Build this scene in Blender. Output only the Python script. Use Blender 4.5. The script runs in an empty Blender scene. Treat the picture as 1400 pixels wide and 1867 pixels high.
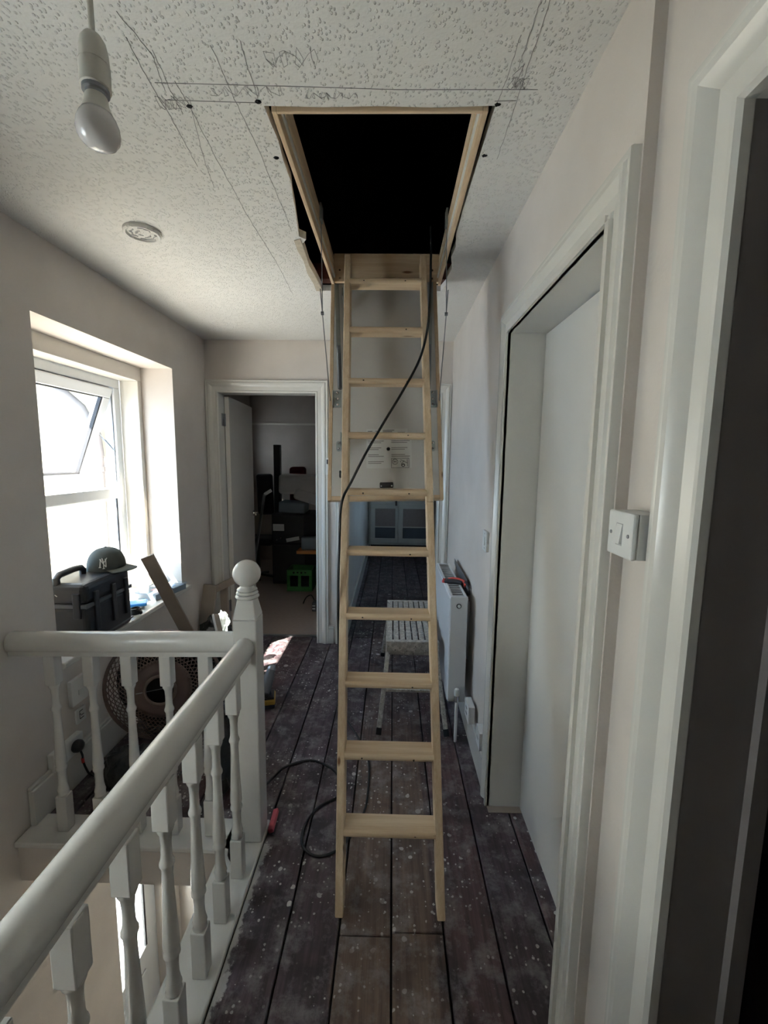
import bpy, bmesh, math, random
from mathutils import Vector, Matrix, noise

random.seed(11)
SC = bpy.context.scene
COL = SC.collection
V = Vector

# ------------------------------------------------------------------ camera
cam_data = bpy.data.cameras.new('camera')
cam = bpy.data.objects.new('camera', cam_data)
COL.objects.link(cam)
_r = V((0.99971335, 0.02014697, 0.01293511)); _u = V((-0.01531186, 0.12267858, 0.99232833)); _f = V((-0.01840555, 0.99224194, -0.1229519))
cam.matrix_world = Matrix(((_r.x, _u.x, -_f.x, 0), (_r.y, _u.y, -_f.y, 0), (_r.z, _u.z, -_f.z, 1.56), (0, 0, 0, 1)))
cam_data.sensor_fit = 'VERTICAL'
cam_data.sensor_height = 24.0
cam_data.lens = 783.1 * 24.0 / 1867.0
cam_data.clip_start = 0.02
SC.camera = cam

# ------------------------------------------------------------------ sky, sun, exposure
world = bpy.data.worlds.new('sky'); SC.world = world
world.use_nodes = True
_bg = world.node_tree.nodes['Background']
_bg.inputs[0].default_value = (0.50, 0.72, 1.0, 1)
_bg.inputs[1].default_value = 1.15
sun_data = bpy.data.lights.new('sun', 'SUN')
sun_data.energy = 10.0
sun_data.angle = math.radians(0.6)
sun_data.color = (1.0, 0.92, 0.80)
sun = bpy.data.objects.new('sun', sun_data); COL.objects.link(sun)
SUN_DIR = V((1.0, 1.0, -1.6)).normalized()
sun.rotation_euler = SUN_DIR.to_track_quat('-Z', 'Y').to_euler()
sun.location = (-6, -5, 9)
SC.view_settings.view_transform = 'Standard'
SC.view_settings.look = 'None'
SC.view_settings.gamma = 1.0
SC.view_settings.use_curve_mapping = False
SC.view_settings.exposure = 3.02
SC.cycles.use_denoising = True
SC.cycles.max_bounces = 5
SC.cycles.diffuse_bounces = 4
SC.cycles.glossy_bounces = 2
SC.cycles.adaptive_threshold = 0.06
SC.cycles.transparent_max_bounces = 8
SC.cycles.caustics_reflective = False
SC.cycles.caustics_refractive = False
SC.cycles.sample_clamp_indirect = 12.0

# ------------------------------------------------------------------ mesh builder
class MB:
    def __init__(s):
        s.v = []; s.f = []
    def add(s, vs, fs):
        b = len(s.v); s.v += [V(p) for p in vs]; s.f += [tuple(i + b for i in f) for f in fs]; return s
    def box(s, x0, x1, y0, y1, z0, z1):
        return s.add([(x0,y0,z0),(x1,y0,z0),(x1,y1,z0),(x0,y1,z0),(x0,y0,z1),(x1,y0,z1),(x1,y1,z1),(x0,y1,z1)],
                     [(0,3,2,1),(4,5,6,7),(0,1,5,4),(1,2,6,5),(2,3,7,6),(3,0,4,7)])
    def obox(s, c, ax, ay, az, hx, hy, hz):
        c = V(c); X = V(ax).normalized()*hx; Y = V(ay).normalized()*hy; Z = V(az).normalized()*hz
        if X.cross(Y).dot(Z) < 0: Z = -Z
        p = [c+a*X+b*Y+d*Z for d in (-1,1) for a, b in ((-1,-1),(1,-1),(1,1),(-1,1))]
        return s.add(p, [(0,3,2,1),(4,5,6,7),(0,1,5,4),(1,2,6,5),(2,3,7,6),(3,0,4,7)])
    def beam(s, p0, p1, w, h, up=(0,0,1)):
        p0 = V(p0); p1 = V(p1); d = (p1-p0); L = d.length; d.normalize()
        x = d.cross(V(up)); x.normalize(); y = x.cross(d)
        return s.obox((p0+p1)/2, x, y, d, w/2, h/2, L/2)
    def cyl(s, p0, p1, r0, r1=None, n=14, caps=True):
        p0 = V(p0); p1 = V(p1); r1 = r0 if r1 is None else r1
        d = (p1-p0).normalized(); a = d.orthogonal().normalized(); b = d.cross(a)
        vs = []
        for p, r in ((p0, r0), (p1, r1)):
            for i in range(n):
                t = 2*math.pi*i/n; vs.append(p + (a*math.cos(t)+b*math.sin(t))*r)
        fs = [(i, (i+1) % n, n+(i+1) % n, n+i) for i in range(n)]
        if caps: fs += [tuple(range(n-1,-1,-1)), tuple(range(n,2*n))]
        return s.add(vs, fs)
    def tube(s, pts, r, n=8, closed=False):
        pts = [V(p) for p in pts]; m = len(pts); vs = []; fs = []
        prev = None
        for i, p in enumerate(pts):
            if closed: t = (pts[(i+1) % m]-pts[i-1])
            else: t = pts[min(i+1,m-1)]-pts[max(i-1,0)]
            t.normalize()
            if prev is None: a = t.orthogonal().normalized()
            else:
                a = prev - t*prev.dot(t)
                a = a.normalized() if a.length > 1e-6 else t.orthogonal().normalized()
            prev = a; b = t.cross(a)
            rr = r[i] if isinstance(r, (list, tuple)) else r
            for k in range(n):
                q = 2*math.pi*k/n; vs.append(p+(a*math.cos(q)+b*math.sin(q))*rr)
        for i in range(m if closed else m-1):
            j = (i+1) % m
            for k in range(n): fs.append((i*n+k, i*n+(k+1) % n, j*n+(k+1) % n, j*n+k))
        if not closed: fs += [tuple(range(n-1,-1,-1)), tuple(range((m-1)*n, m*n))]
        return s.add(vs, fs)
    def lathe(s, c, prof, n=18, ax=(0,0,1), caps=True):
        c = V(c); d = V(ax).normalized(); a = d.orthogonal().normalized(); b = d.cross(a); vs = []; fs = []
        for r, z in prof:
            for k in range(n):
                q = 2*math.pi*k/n; vs.append(c+d*z+(a*math.cos(q)+b*math.sin(q))*r)
        for i in range(len(prof)-1):
            for k in range(n): fs.append((i*n+k, i*n+(k+1) % n, (i+1)*n+(k+1) % n, (i+1)*n+k))
        if caps:
            fs += [tuple(range(n-1,-1,-1)), tuple(range((len(prof)-1)*n, len(prof)*n))]
        return s.add(vs, fs)
    def prism(s, poly, off):
        poly = [V(p) for p in poly]; off = V(off); n = len(poly)
        vs = poly+[p+off for p in poly]
        fs = [tuple(range(n-1,-1,-1)), tuple(range(n,2*n))]+[(i,(i+1) % n,n+(i+1) % n,n+i) for i in range(n)]
        return s.add(vs, fs)
    def grid(s, fn, nu, nv, closed_u=False):
        vs = [fn(i/(nu if closed_u else nu-1), j/(nv-1)) for j in range(nv) for i in range(nu)]
        fs = []
        for j in range(nv-1):
            for i in range(nu if closed_u else nu-1):
                k = (i+1) % nu; fs.append((j*nu+i, j*nu+k, (j+1)*nu+k, (j+1)*nu+i))
        return s.add(vs, fs)
    def blob(s, c, rad, amp=0.25, freq=5.0, nu=28, nv=18, flat=True, seed=0):
        c = V(c)
        def fn(u, v):
            th = 2*math.pi*u; ph = math.pi*v
            d = V((math.sin(ph)*math.cos(th), math.sin(ph)*math.sin(th), math.cos(ph)))
            k = 1+amp*(noise.noise(d*freq*.5+V((seed,0,0)))+.6*noise.noise(d*freq*1.3+V((0,seed,0))))
            p = V((d.x*rad[0]*k, d.y*rad[1]*k, d.z*rad[2]*k))
            if flat and p.z < -rad[2]*.75: p.z = -rad[2]*.75
            return c+p
        return s.grid(fn, nu, nv, True)
    def build(s, name, mat, parent=None, bevel=0.0, smooth=False, segs=2, angle=40, tri=False):
        me = bpy.data.meshes.new(name)
        if parent is None:
            xs = [p.x for p in s.v]; ys = [p.y for p in s.v]; zs = [p.z for p in s.v]
            org = V(((min(xs)+max(xs))/2, (min(ys)+max(ys))/2, min(zs)))
        else:
            org = ORG[parent.name]
        me.from_pydata([tuple(p-org) for p in s.v], [], s.f); me.validate()
        bm = bmesh.new(); bm.from_mesh(me); bmesh.ops.recalc_face_normals(bm, faces=bm.faces); bm.to_mesh(me); bm.free()
        o = bpy.data.objects.new(name, me); COL.objects.link(o)
        if mat: me.materials.append(mat)
        if parent is None: o.location = org
        else: o.parent = parent
        ORG[o.name] = org
        if smooth:
            for p in me.polygons: p.use_smooth = True
            me.set_sharp_from_angle(angle=math.radians(angle))
        if bevel > 0:
            b = o.modifiers.new('bevel', 'BEVEL'); b.width = bevel; b.segments = segs; b.limit_method = 'ANGLE'; b.angle_limit = math.radians(35)
        return o
ORG = {}

def tag(o, label=None, cat=None, group=None, kind=None):
    if label: o['label'] = label
    if cat: o['category'] = cat
    if group: o['group'] = group
    if kind: o['kind'] = kind
    return o
def thing(name, label, cat, loc, group=None, kind=None):
    o = bpy.data.objects.new(name, None); COL.objects.link(o); o.location = loc; o.empty_display_size = .05
    ORG[o.name] = V(loc); return tag(o, label, cat, group, kind)
def struct(o, label=None):
    return tag(o, label, None, None, 'structure')
def copy_tree(o, off=(0,0,0), parent=None):
    c = o.copy(); COL.objects.link(c); c.parent = parent
    if parent is None: c.location = V(o.location)+V(off)
    for ch in [x for x in bpy.data.objects if x.parent == o]: copy_tree(ch, (0,0,0), c)
    return c

# ------------------------------------------------------------------ materials
class NT:
    def __init__(s, name):
        s.m = bpy.data.materials.new(name); s.m.use_nodes = True; s.t = s.m.node_tree
        s.b = s.t.nodes['Principled BSDF']; s.out = s.t.nodes['Material Output']
    def n(s, typ, ins=None, **props):
        nd = s.t.nodes.new(typ)
        for k, v in props.items(): setattr(nd, k, v)
        for k, v in (ins or {}).items(): s.set(nd, k, v)
        return nd
    def set(s, nd, k, v):
        sk = nd.inputs[k]
        if isinstance(v, bpy.types.NodeSocket): s.t.links.new(v, sk)
        else: sk.default_value = v
    def math(s, op, a, b=0.0, c=None):
        ins = {0: a, 1: b}
        if c is not None: ins[2] = c
        return s.n('ShaderNodeMath', ins, operation=op).outputs[0]
    def mix(s, f, a, b, bt='MIX'):
        nd = s.n('ShaderNodeMix', data_type='RGBA', blend_type=bt)
        s.set(nd, 0, f); s.set(nd, 6, a); s.set(nd, 7, b); return nd.outputs[2]
    def noise(s, vec, scale, detail=3.0, rough=.5):
        return s.n('ShaderNodeTexNoise', {'Vector': vec, 'Scale': scale, 'Detail': detail, 'Roughness': rough}).outputs['Fac']
    def map(s, vec, scale=(1,1,1), loc=(0,0,0)):
        return s.n('ShaderNodeMapping', {'Vector': vec, 'Scale': scale, 'Location': loc}).outputs[0]
    def step(s, x, lo, hi):
        return s.n('ShaderNodeMapRange', {'Value': x, 'From Min': lo, 'From Max': hi}, clamp=True).outputs[0]
    def pos(s): return s.n('ShaderNodeNewGeometry').outputs['Position']
    def obj(s): return s.n('ShaderNodeTexCoord').outputs['Object']
    def bump(s, h, strength=.5, dist=.002):
        s.set(s.b, 'Normal', s.n('ShaderNodeBump', {'Height': h, 'Strength': strength, 'Distance': dist}).outputs[0])
def rgba(c): return (c[0], c[1], c[2], 1)
def mk(name, col, rough=.5, metal=0.0, var=.08, vscale=7.0, bump=0.0, bscale=80.0, spec=.5, space='obj', dist=.002):
    t = NT(name); p = t.pos() if space == 'pos' else t.obj()
    f = t.noise(p, vscale, 2.0)
    lo = rgba([max(0, c*(1-var)) for c in col]); hi = rgba([min(1, c*(1+var)) for c in col])
    t.set(t.b, 'Base Color', t.mix(f, lo, hi)); t.set(t.b, 'Roughness', rough); t.set(t.b, 'Metallic', metal)
    t.set(t.b, 'Specular IOR Level', spec)
    if bump: t.bump(t.noise(p, bscale, 2.0), bump, dist)
    return t.m

def m_ceiling():
    t = NT('woodchip_ceiling'); p = t.pos()
    vor = t.n('ShaderNodeTexVoronoi', {'Vector': t.map(p, (105, 75, 40)), 'Scale': 1.0, 'Randomness': 1.0}, feature='F1', voronoi_dimensions='2D')
    chips = t.step(vor.outputs['Distance'], .30, .14)
    mask = t.step(t.noise(p, 34, 1), .44, .54)
    h = t.math('ADD', t.math('MULTIPLY', chips, mask), t.math('MULTIPLY', t.noise(p, 130, 1), .25))
    t.bump(h, .8, .0034)
    t.set(t.b, 'Base Color', t.mix(t.noise(p, 3, 3), (.73, .71, .67, 1), (.79, .775, .74, 1)))
    t.set(t.b, 'Roughness', .75); return t.m
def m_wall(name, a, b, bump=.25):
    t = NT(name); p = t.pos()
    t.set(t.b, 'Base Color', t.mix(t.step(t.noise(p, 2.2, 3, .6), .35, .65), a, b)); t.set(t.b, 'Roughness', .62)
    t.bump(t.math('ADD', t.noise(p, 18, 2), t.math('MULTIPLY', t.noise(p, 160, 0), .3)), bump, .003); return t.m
def m_pine(name, axis, tone=1.0):
    t = NT(name); p = t.obj()
    st = {'x': (.35, 7, 7), 'y': (7, .35, 7), 'z': (7, 7, .35)}[axis]
    q = t.map(p, st)
    w = t.noise(q, 6.0, 5, .6); fine = t.noise(q, 34.0, 3)
    c = t.mix(t.step(w, .36, .66), rgba([.66*tone, .475*tone, .295*tone]), rgba([.80*tone, .635*tone, .44*tone]))
    c = t.mix(t.math('MULTIPLY', t.step(fine, .45, .75), .35), c, rgba([.58*tone, .38*tone, .21*tone]))
    vor = t.n('ShaderNodeTexVoronoi', {'Vector': t.map(p, {'x': (3.2, 14, 14), 'y': (14, 3.2, 14), 'z': (14, 14, 3.2)}[axis]), 'Scale': 1.0})
    knot = t.step(vor.outputs['Distance'], .11, .05)
    c = t.mix(knot, c, rgba([.22*tone, .10*tone, .045*tone]))
    t.set(t.b, 'Base Color', c); t.set(t.b, 'Roughness', .55); t.bump(fine, .12, .001); return t.m
def m_floor():
    t = NT('stained_floorboard'); p = t.pos()
    tint = t.n('ShaderNodeObjectInfo').outputs['Color']
    grain = t.noise(t.map(p, (55, 2.2, 55)), 1.0, 6, .65)
    blot = t.noise(p, 5.0, 5, .6)
    c = t.mix(t.step(grain, .30, .70), t.mix(1.0, tint, (.32, .28, .31, 1), 'MULTIPLY'), t.mix(1.0, tint, (1.7, 1.6, 1.6, 1), 'MULTIPLY'))
    c = t.mix(t.math('MULTIPLY', t.step(blot, .46, .62), .8), c, (.022, .015, .018, 1))
    sx = t.n('ShaderNodeSeparateXYZ', {0: p})
    # worn, unstained strip down the middle of the landing
    wob = t.math('MULTIPLY', t.math('SUBTRACT', t.noise(p, 9, 4), .5), .05)
    xr = t.math('ADD', sx.outputs[0], wob)
    run = t.math('MULTIPLY', t.step(xr, -.165, -.15), t.step(xr, .165, .15))
    run = t.math('MULTIPLY', run, t.step(t.math('ADD', sx.outputs[1], t.math('MULTIPLY', t.noise(p, 3, 3), .8)), 3.0, 2.3))
    brown = t.mix(t.step(grain, .3, .7), (.105, .068, .047, 1), (.23, .160, .115, 1))
    brown = t.mix(t.math('MULTIPLY', t.step(t.noise(p, 7, 4), .55, .70), .75), brown, (.03, .02, .02, 1))
    c = t.mix(t.math('MULTIPLY', run, .62), c, brown)
    # greyish scuffs and dust
    sc = t.math('MULTIPLY', t.step(t.noise(p, 11, 5, .72), .48, .68), .56)
    c = t.mix(sc, c, (.31, .285, .285, 1))
    # scratches
    scr = t.noise(t.map(p, (90, 14, 1)), 1.0, 2)
    c = t.mix(t.math('MULTIPLY', t.step(scr, .73, .78), .35), c, (.36, .33, .31, 1))
    # paint splashes of several sizes
    for sc_, thr, rad, dens in ((30.0, .90, .30, .47), (70.0, .84, .34, .45), (13.0, .92, .22, .50)):
        vor = t.n('ShaderNodeTexVoronoi', {'Vector': t.n('ShaderNodeVectorMath', {0: p, 1: t.n('ShaderNodeVectorMath', {0: t.n('ShaderNodeTexNoise', {'Vector': p, 'Scale': sc_*1.4}).outputs['Color'], 1: (.022*13/sc_,)*3}, operation='MULTIPLY').outputs[0]}, operation='ADD').outputs[0], 'Scale': sc_}, voronoi_dimensions='2D')
        sp = t.n('ShaderNodeSeparateColor', {0: vor.outputs['Color']})
        r = t.math('MULTIPLY', t.math('GREATER_THAN', sp.outputs[0], thr), t.math('MULTIPLY', sp.outputs[1], rad))
        dot = t.math('LESS_THAN', vor.outputs['Distance'], r)
        dot = t.math('MULTIPLY', dot, t.step(t.noise(p, 1.9, 3), dens-.05, dens+.08))
        c = t.mix(t.math('MULTIPLY', dot, .88), c, (.60, .57, .54, 1))
    # white paint brushed over the edge boards beside the balustrade
    edge = t.step(t.math('ADD', sx.outputs[0], t.math('MULTIPLY', t.math('SUBTRACT', t.noise(p, 16, 5, .7), .5), .10)), -.477, -.486)
    edge = t.math('MULTIPLY', edge, t.math('MULTIPLY', t.math('GREATER_THAN', sx.outputs[0], -.515), t.math('LESS_THAN', sx.outputs[1], 1.56)))
    c = t.mix(t.math('MULTIPLY', edge, .85), c, (.48, .45, .42, 1))
    t.set(t.b, 'Base Color', c); t.set(t.b, 'Roughness', t.math('ADD', .34, t.math('MULTIPLY', t.noise(p, 12, 4), .3)))
    t.bump(t.math('ADD', grain, t.math('MULTIPLY', blot, .4)), .35, .002); return t.m
def m_glass(name, tint=(.96, .98, .98), refl=.10):
    t = NT(name); t.t.nodes.remove(t.b)
    tr = t.n('ShaderNodeBsdfTransparent', {0: rgba(tint)}); gl = t.n('ShaderNodeBsdfGlossy', {0: (1, 1, 1, 1), 'Roughness': .02})
    fc = t.n('ShaderNodeLayerWeight', {0: .5}).outputs['Facing']
    fr = t.math('ADD', .035, t.math('MULTIPLY', t.math('POWER', fc, 5.0), .6))
    mx = t.n('ShaderNodeMixShader', {0: fr, 1: tr.outputs[0], 2: gl.outputs[0]})
    t.t.links.new(mx.outputs[0], t.out.inputs[0]); return t.m
def m_frosted(name, clear=.25):
    t = NT(name); t.t.nodes.remove(t.b); p = t.pos()
    nrm = t.n('ShaderNodeBump', {'Height': t.noise(p, 70, 3), 'Strength': .9, 'Distance': .004}).outputs[0]
    tl = t.n('ShaderNodeBsdfTranslucent', {0: (.93, .97, .97, 1), 'Normal': nrm}); gl = t.n('ShaderNodeBsdfGlossy', {0: (1, 1, 1, 1), 'Roughness': .25, 'Normal': nrm})
    tr = t.n('ShaderNodeBsdfTransparent', {0: (.9, .95, .95, 1)})
    m1 = t.n('ShaderNodeMixShader', {0: clear, 1: tl.outputs[0], 2: tr.outputs[0]})
    m2 = t.n('ShaderNodeMixShader', {0: .06, 1: m1.outputs[0], 2: gl.outputs[0]})
    t.t.links.new(m2.outputs[0], t.out.inputs[0]); return t.m
def m_splash(name, base, spots, rough=.45, metal=0.0, scale=60):
    t = NT(name); p = t.obj()
    f = t.step(t.noise(p, scale, 6, .7), .47, .56); c = t.mix(f, rgba(base), rgba(spots))
    c = t.mix(t.step(t.noise(p, scale*2.3, 4, .7), .60, .64), c, (.10, .09, .085, 1))
    t.set(t.b, 'Base Color', c); t.set(t.b, 'Roughness', rough); t.set(t.b, 'Metallic', metal); return t.m

MAT = dict(
    ceiling=m_ceiling(),
    wall=m_wall('warm_white_wall', (.61, .550, .495, 1), (.67, .610, .555, 1)),
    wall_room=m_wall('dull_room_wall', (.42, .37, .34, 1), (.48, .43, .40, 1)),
    trim=mk('cream_gloss_paint', (.68, .655, .60), rough=.22, var=.04, vscale=5, bump=.12, bscale=24, space='pos'),
    rail=mk('white_rail_paint', (.66, .64, .60), rough=.24, var=.06, vscale=9, bump=.15, bscale=30, space='pos'),
    door=mk('off_white_door', (.71, .675, .615), rough=.30, var=.02, space='pos'),
    jamb_shade=mk('taupe_jamb_shade', (.19, .17, .16), rough=.6, var=.05, space='pos'),  # darker jamb tone stands in for its shade under the added front light
    upvc=mk('white_upvc', (.80, .82, .84), rough=.28, var=.02),
    gasket=mk('black_gasket', (.03, .03, .035), rough=.6),
    pine_x=m_pine('pine_tread', 'x'), pine_y=m_pine('pine_board', 'y', .95), pine_z=m_pine('pine_stringer', 'z'),
    ply=mk('rough_grey_timber', (.32, .262, .215), rough=.75, var=.22, vscale=9, bump=.4, bscale=50),
    panel=mk('white_hatch_panel', (.66, .645, .62), rough=.45, var=.02),
    floor=m_floor(),
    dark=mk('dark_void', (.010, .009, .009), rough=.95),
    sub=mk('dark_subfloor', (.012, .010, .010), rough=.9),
    loft=mk('loft_darkness', (.012, .010, .010), rough=.95),  # near-black, so the loft's lack of light sits in the colour
    lath=mk('raw_plaster', (.52, .46, .36), rough=.9, var=.3, vscale=40, bump=.6, bscale=90),
    zinc=mk('zinc_plated_steel', (.42, .46, .46), rough=.32, metal=.9, var=.15, vscale=30),
    chrome=mk('chrome', (.75, .75, .76), rough=.12, metal=1.0, var=.02),
    steel=mk('grey_steel', (.30, .31, .33), rough=.35, metal=.85, var=.1),
    screw=mk('dark_screw', (.10, .07, .05), rough=.5, metal=.3),
    black=mk('black_plastic', (.030, .031, .036), rough=.38, var=.25, vscale=20, bump=.1),
    rubber=mk('black_rubber_cable', (.012, .012, .013), rough=.55),
    bag=mk('black_bin_bag', (.014, .015, .018), rough=.28, var=.3, bump=.9, bscale=26, dist=.012),
    whitep=mk('white_plastic', (.72, .72, .70), rough=.3, var=.02),
    radw=mk('white_enamel', (.74, .75, .76), rough=.25, var=.02),
    radg=mk('grey_grille', (.40, .40, .40), rough=.4),
    red=mk('red_rubber', (.62, .055, .04), rough=.45, var=.1),
    pink=mk('faded_red_card', (.55, .10, .12), rough=.7, var=.35, vscale=40),
    yellow=mk('yellow_plastic', (.50, .31, .05), rough=.4),
    green=mk('green_crate_plastic', (.045, .19, .045), rough=.5),
    orange=mk('orange_wood', (.55, .22, .06), rough=.55, var=.2),
    darkred=mk('dark_red_fabric', (.12, .012, .02), rough=.9),
    sheet=mk('pale_mattress', (.46, .45, .44), rough=.85, var=.1, bump=.4, bscale=15, dist=.01),
    greyp=mk('grey_blue_plastic', (.20, .25, .29), rough=.45),
    navy=mk('black_fabric', (.016, .017, .022), rough=.75, var=.2),
    carpet=mk('beige_pink_carpet', (.36, .29, .255), rough=.95, var=.12, vscale=40, bump=.8, bscale=220, space='pos'),
    render=m_wall('cream_render', (.30, .27, .205, 1), (.35, .32, .25, 1), .6),
    concrete=mk('pale_concrete', (.55, .53, .49), rough=.9, var=.15, space='pos'),
    pipe=mk('dark_grey_pipe', (.12, .125, .14), rough=.5),
    cap=mk('grey_green_cloth', (.075, .085, .078), rough=.9, var=.15, bump=.3, bscale=200),
    logo=mk('pale_thread', (.62, .62, .60), rough=.8),
    blue=mk('blue_plastic', (.05, .30, .72), rough=.35),
    clearb=m_glass('clear_plastic', (.86, .90, .93)),
    paper=mk('white_paper', (.74, .74, .72), rough=.8, var=.03),
    pinkp=mk('pink_paper', (.74, .40, .38), rough=.8, var=.1),
    print=mk('grey_print', (.25, .24, .23), rough=.8),
    glass=m_glass('window_glass'), frost=m_frosted('obscured_glass'), frost2=m_frosted('dense_obscured_glass', 0.0),
    bulb=mk('opal_bulb_plastic', (.62, .585, .56), rough=.12, var=.01),
    holder=mk('aged_white_holder', (.60, .57, .50), rough=.35, var=.03),
    pencil=mk('pencil_mark', (.24, .23, .22), rough=.8, var=.6, vscale=30),
    alu=m_splash('paint_splashed_aluminium', (.36, .335, .30), (.52, .49, .44), .55, .0, 38),
    cane=mk('brown_cane', (.155, .105, .088), rough=.6, var=.25, vscale=30),
    cane2=mk('dusty_brown_disc', (.125, .085, .075), rough=.7, var=.2, vscale=14),
    cab=mk('cream_cabinet', (.66, .62, .55), rough=.4),
    insul=mk('dusty_insulation', (.12, .10, .095), rough=.95, var=.5, vscale=20),
    brick=mk('dark_red_brick', (.10, .035, .025), rough=.9, var=.3, vscale=30),
    plastic_bag=m_frosted('crinkled_clear_film', .45),
)

# ------------------------------------------------------------------ generic wall with holes
def wall_holes(axis, a0, a1, u0, u1, z0, z1, holes):
    """axis 'x': slab between x=a0..a1, u runs along y;  axis 'y': slab between y=a0..a1, u runs along x"""
    us = sorted({u0, u1, *[h[0] for h in holes], *[h[1] for h in holes]}); zs = sorted({z0, z1, *[h[2] for h in holes], *[h[3] for h in holes]})
    us = [u for u in us if u0 <= u <= u1]; zs = [z for z in zs if z0 <= z <= z1]
    solid = lambda i, j: 0 <= i < len(us)-1 and 0 <= j < len(zs)-1 and not any(h[0] <= (us[i]+us[i+1])/2 <= h[1] and h[2] <= (zs[j]+zs[j+1])/2 <= h[3] for h in holes)
    m = MB(); idx = {}
    def vt(i, j, k):
        if (i, j, k) not in idx:
            a = a0 if k == 0 else a1
            m.v.append(V((a, us[i], zs[j])) if axis == 'x' else V((us[i], a, zs[j]))); idx[(i, j, k)] = len(m.v)-1
        return idx[(i, j, k)]
    for i in range(len(us)-1):
        for j in range(len(zs)-1):
            if not solid(i, j): continue
            for k in (0, 1): m.f.append((vt(i,j,k), vt(i+1,j,k), vt(i+1,j+1,k), vt(i,j+1,k)))
            for di, dj, e in ((-1,0,((i,j),(i,j+1))), (1,0,((i+1,j),(i+1,j+1))), (0,-1,((i,j),(i+1,j))), (0,1,((i,j+1),(i+1,j+1)))):
                if not solid(i+di, j+dj):
                    (p, q), (r, s_) = e; m.f.append((vt(p,q,0), vt(r,s_,0), vt(r,s_,1), vt(p,q,1)))
    return m

# moulded casing round an opening: three mitred legs
PROF = [(0,0),(0,.010),(.006,.014),(.014,.014),(.018,.009),(.046,.011),(.058,.020),(.066,.024),(.078,.024),(.084,.018),(.090,.020),(.098,.020),(.100,.016),(.100,0)]
def casing(parent, org, U, N, u0, u1, h, width=.10, depth=1.0, mat=None, legs=(0,1,2), base=0.0):
    org = V(org); U = V(U); N = V(N); Z = V((0,0,1)); k = width/.10
    def pt(u, z, t, d): return org+U*u+Z*z+N*d
    for leg in legs:
        m = MB()
        if leg == 0: A = [pt(u0-t*k, base, t, d*depth) for t, d in PROF]; B = [pt(u0-t*k, h+t*k, t, d*depth) for t, d in PROF]
        elif leg == 1: A = [pt(u0-t*k, h+t*k, t, d*depth) for t, d in PROF]; B = [pt(u1+t*k, h+t*k, t, d*depth) for t, d in PROF]
        else: A = [pt(u1+t*k, h+t*k, t, d*depth) for t, d in PROF]; B = [pt(u1+t*k, base, t, d*depth) for t, d in PROF]
        n = len(PROF)
        m.add(A+B, [(i,(i+1) % n,n+(i+1) % n,n+i) for i in range(n)]+[tuple(range(n)), tuple(range(2*n-1,n-1,-1))])
        m.build('architrave', mat or MAT['trim'], parent, smooth=True, angle=28)

# ================================================================== STRUCTURE
ZC = 2.47; XL = -1.498; XR = .459; XN = .484; YE = 3.48; YB = -1.6; ZLOW = -2.65
# ---- floor and its boards
m = MB(); m.box(-.62, .62, YB, 3.60, -.16, -.026); m.box(XL, -.62, 1.56, 3.60, -.16, -.026); m.box(-.48, .98, 3.60, 7.4, -.16, -.026)
floor = struct(m.build('floor', MAT['sub']), 'dark stained and paint splashed bare floorboards of the landing')
PITCH = .1742
DARK = [(.074,.045,.047), (.062,.043,.050), (.086,.052,.052), (.056,.042,.050), (.072,.053,.061)]
def plank(x0, x1, y0, y1, tint, g=.0032):
    p = MB().box(x0+g, x1-g, y0+.003, y1-.003, -.026, random.uniform(-.0012, .0012)).build('floorboard', MAT['floor'], floor, bevel=.0025, segs=1)
    p.color = rgba(tint)
for k in range(-9, 4):
    x0 = max(XL, .0195+PITCH*k); x1 = min(.62, .0195+PITCH*(k+1)); d = lambda: random.choice(DARK)
    if x1-x0 < .02: continue
    if k < -3: cuts = [1.56 if k < -3 else YB, [2.45, 3.60, 2.95, 2.2, 3.60, 2.75][k % 6], 3.60]
    elif k == -1: cuts = [YB, 1.232, 3.10, 3.60]
    elif k == 0: cuts = [YB, 1.247, 3.60]
    else: cuts = [YB, [.2, 2.65, -.4, .1, 2.9][k % 5], 3.60]
    cuts = sorted(set(cuts))
    for a, b in zip(cuts, cuts[1:]):
        if k == -3 : pass
        t = d() if k not in (-1, 0) else ((.115,.080,.064) if b < 2 else (.088,.062,.056))
        plank(x0, x1, a, b, t)
for k in range(-3, 6):
    x0 = max(-.39, .0195+PITCH*k); x1 = min(.95, .0195+PITCH*(k+1))
    if x1-x0 > .03: plank(x0, x1, 3.60, 7.3, random.choice(DARK))
struct(MB().box(-2.1, -.48, 3.60, 6.4, -.06, .004).build('floor_room', MAT['carpet']), 'beige pink carpet of the dark bedroom')
struct(MB().box(-1.395, -.62, 3.59, 3.625, -.02, .008).build('trim_1', MAT['steel']), 'thin metal strip where boards meet carpet')

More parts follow.
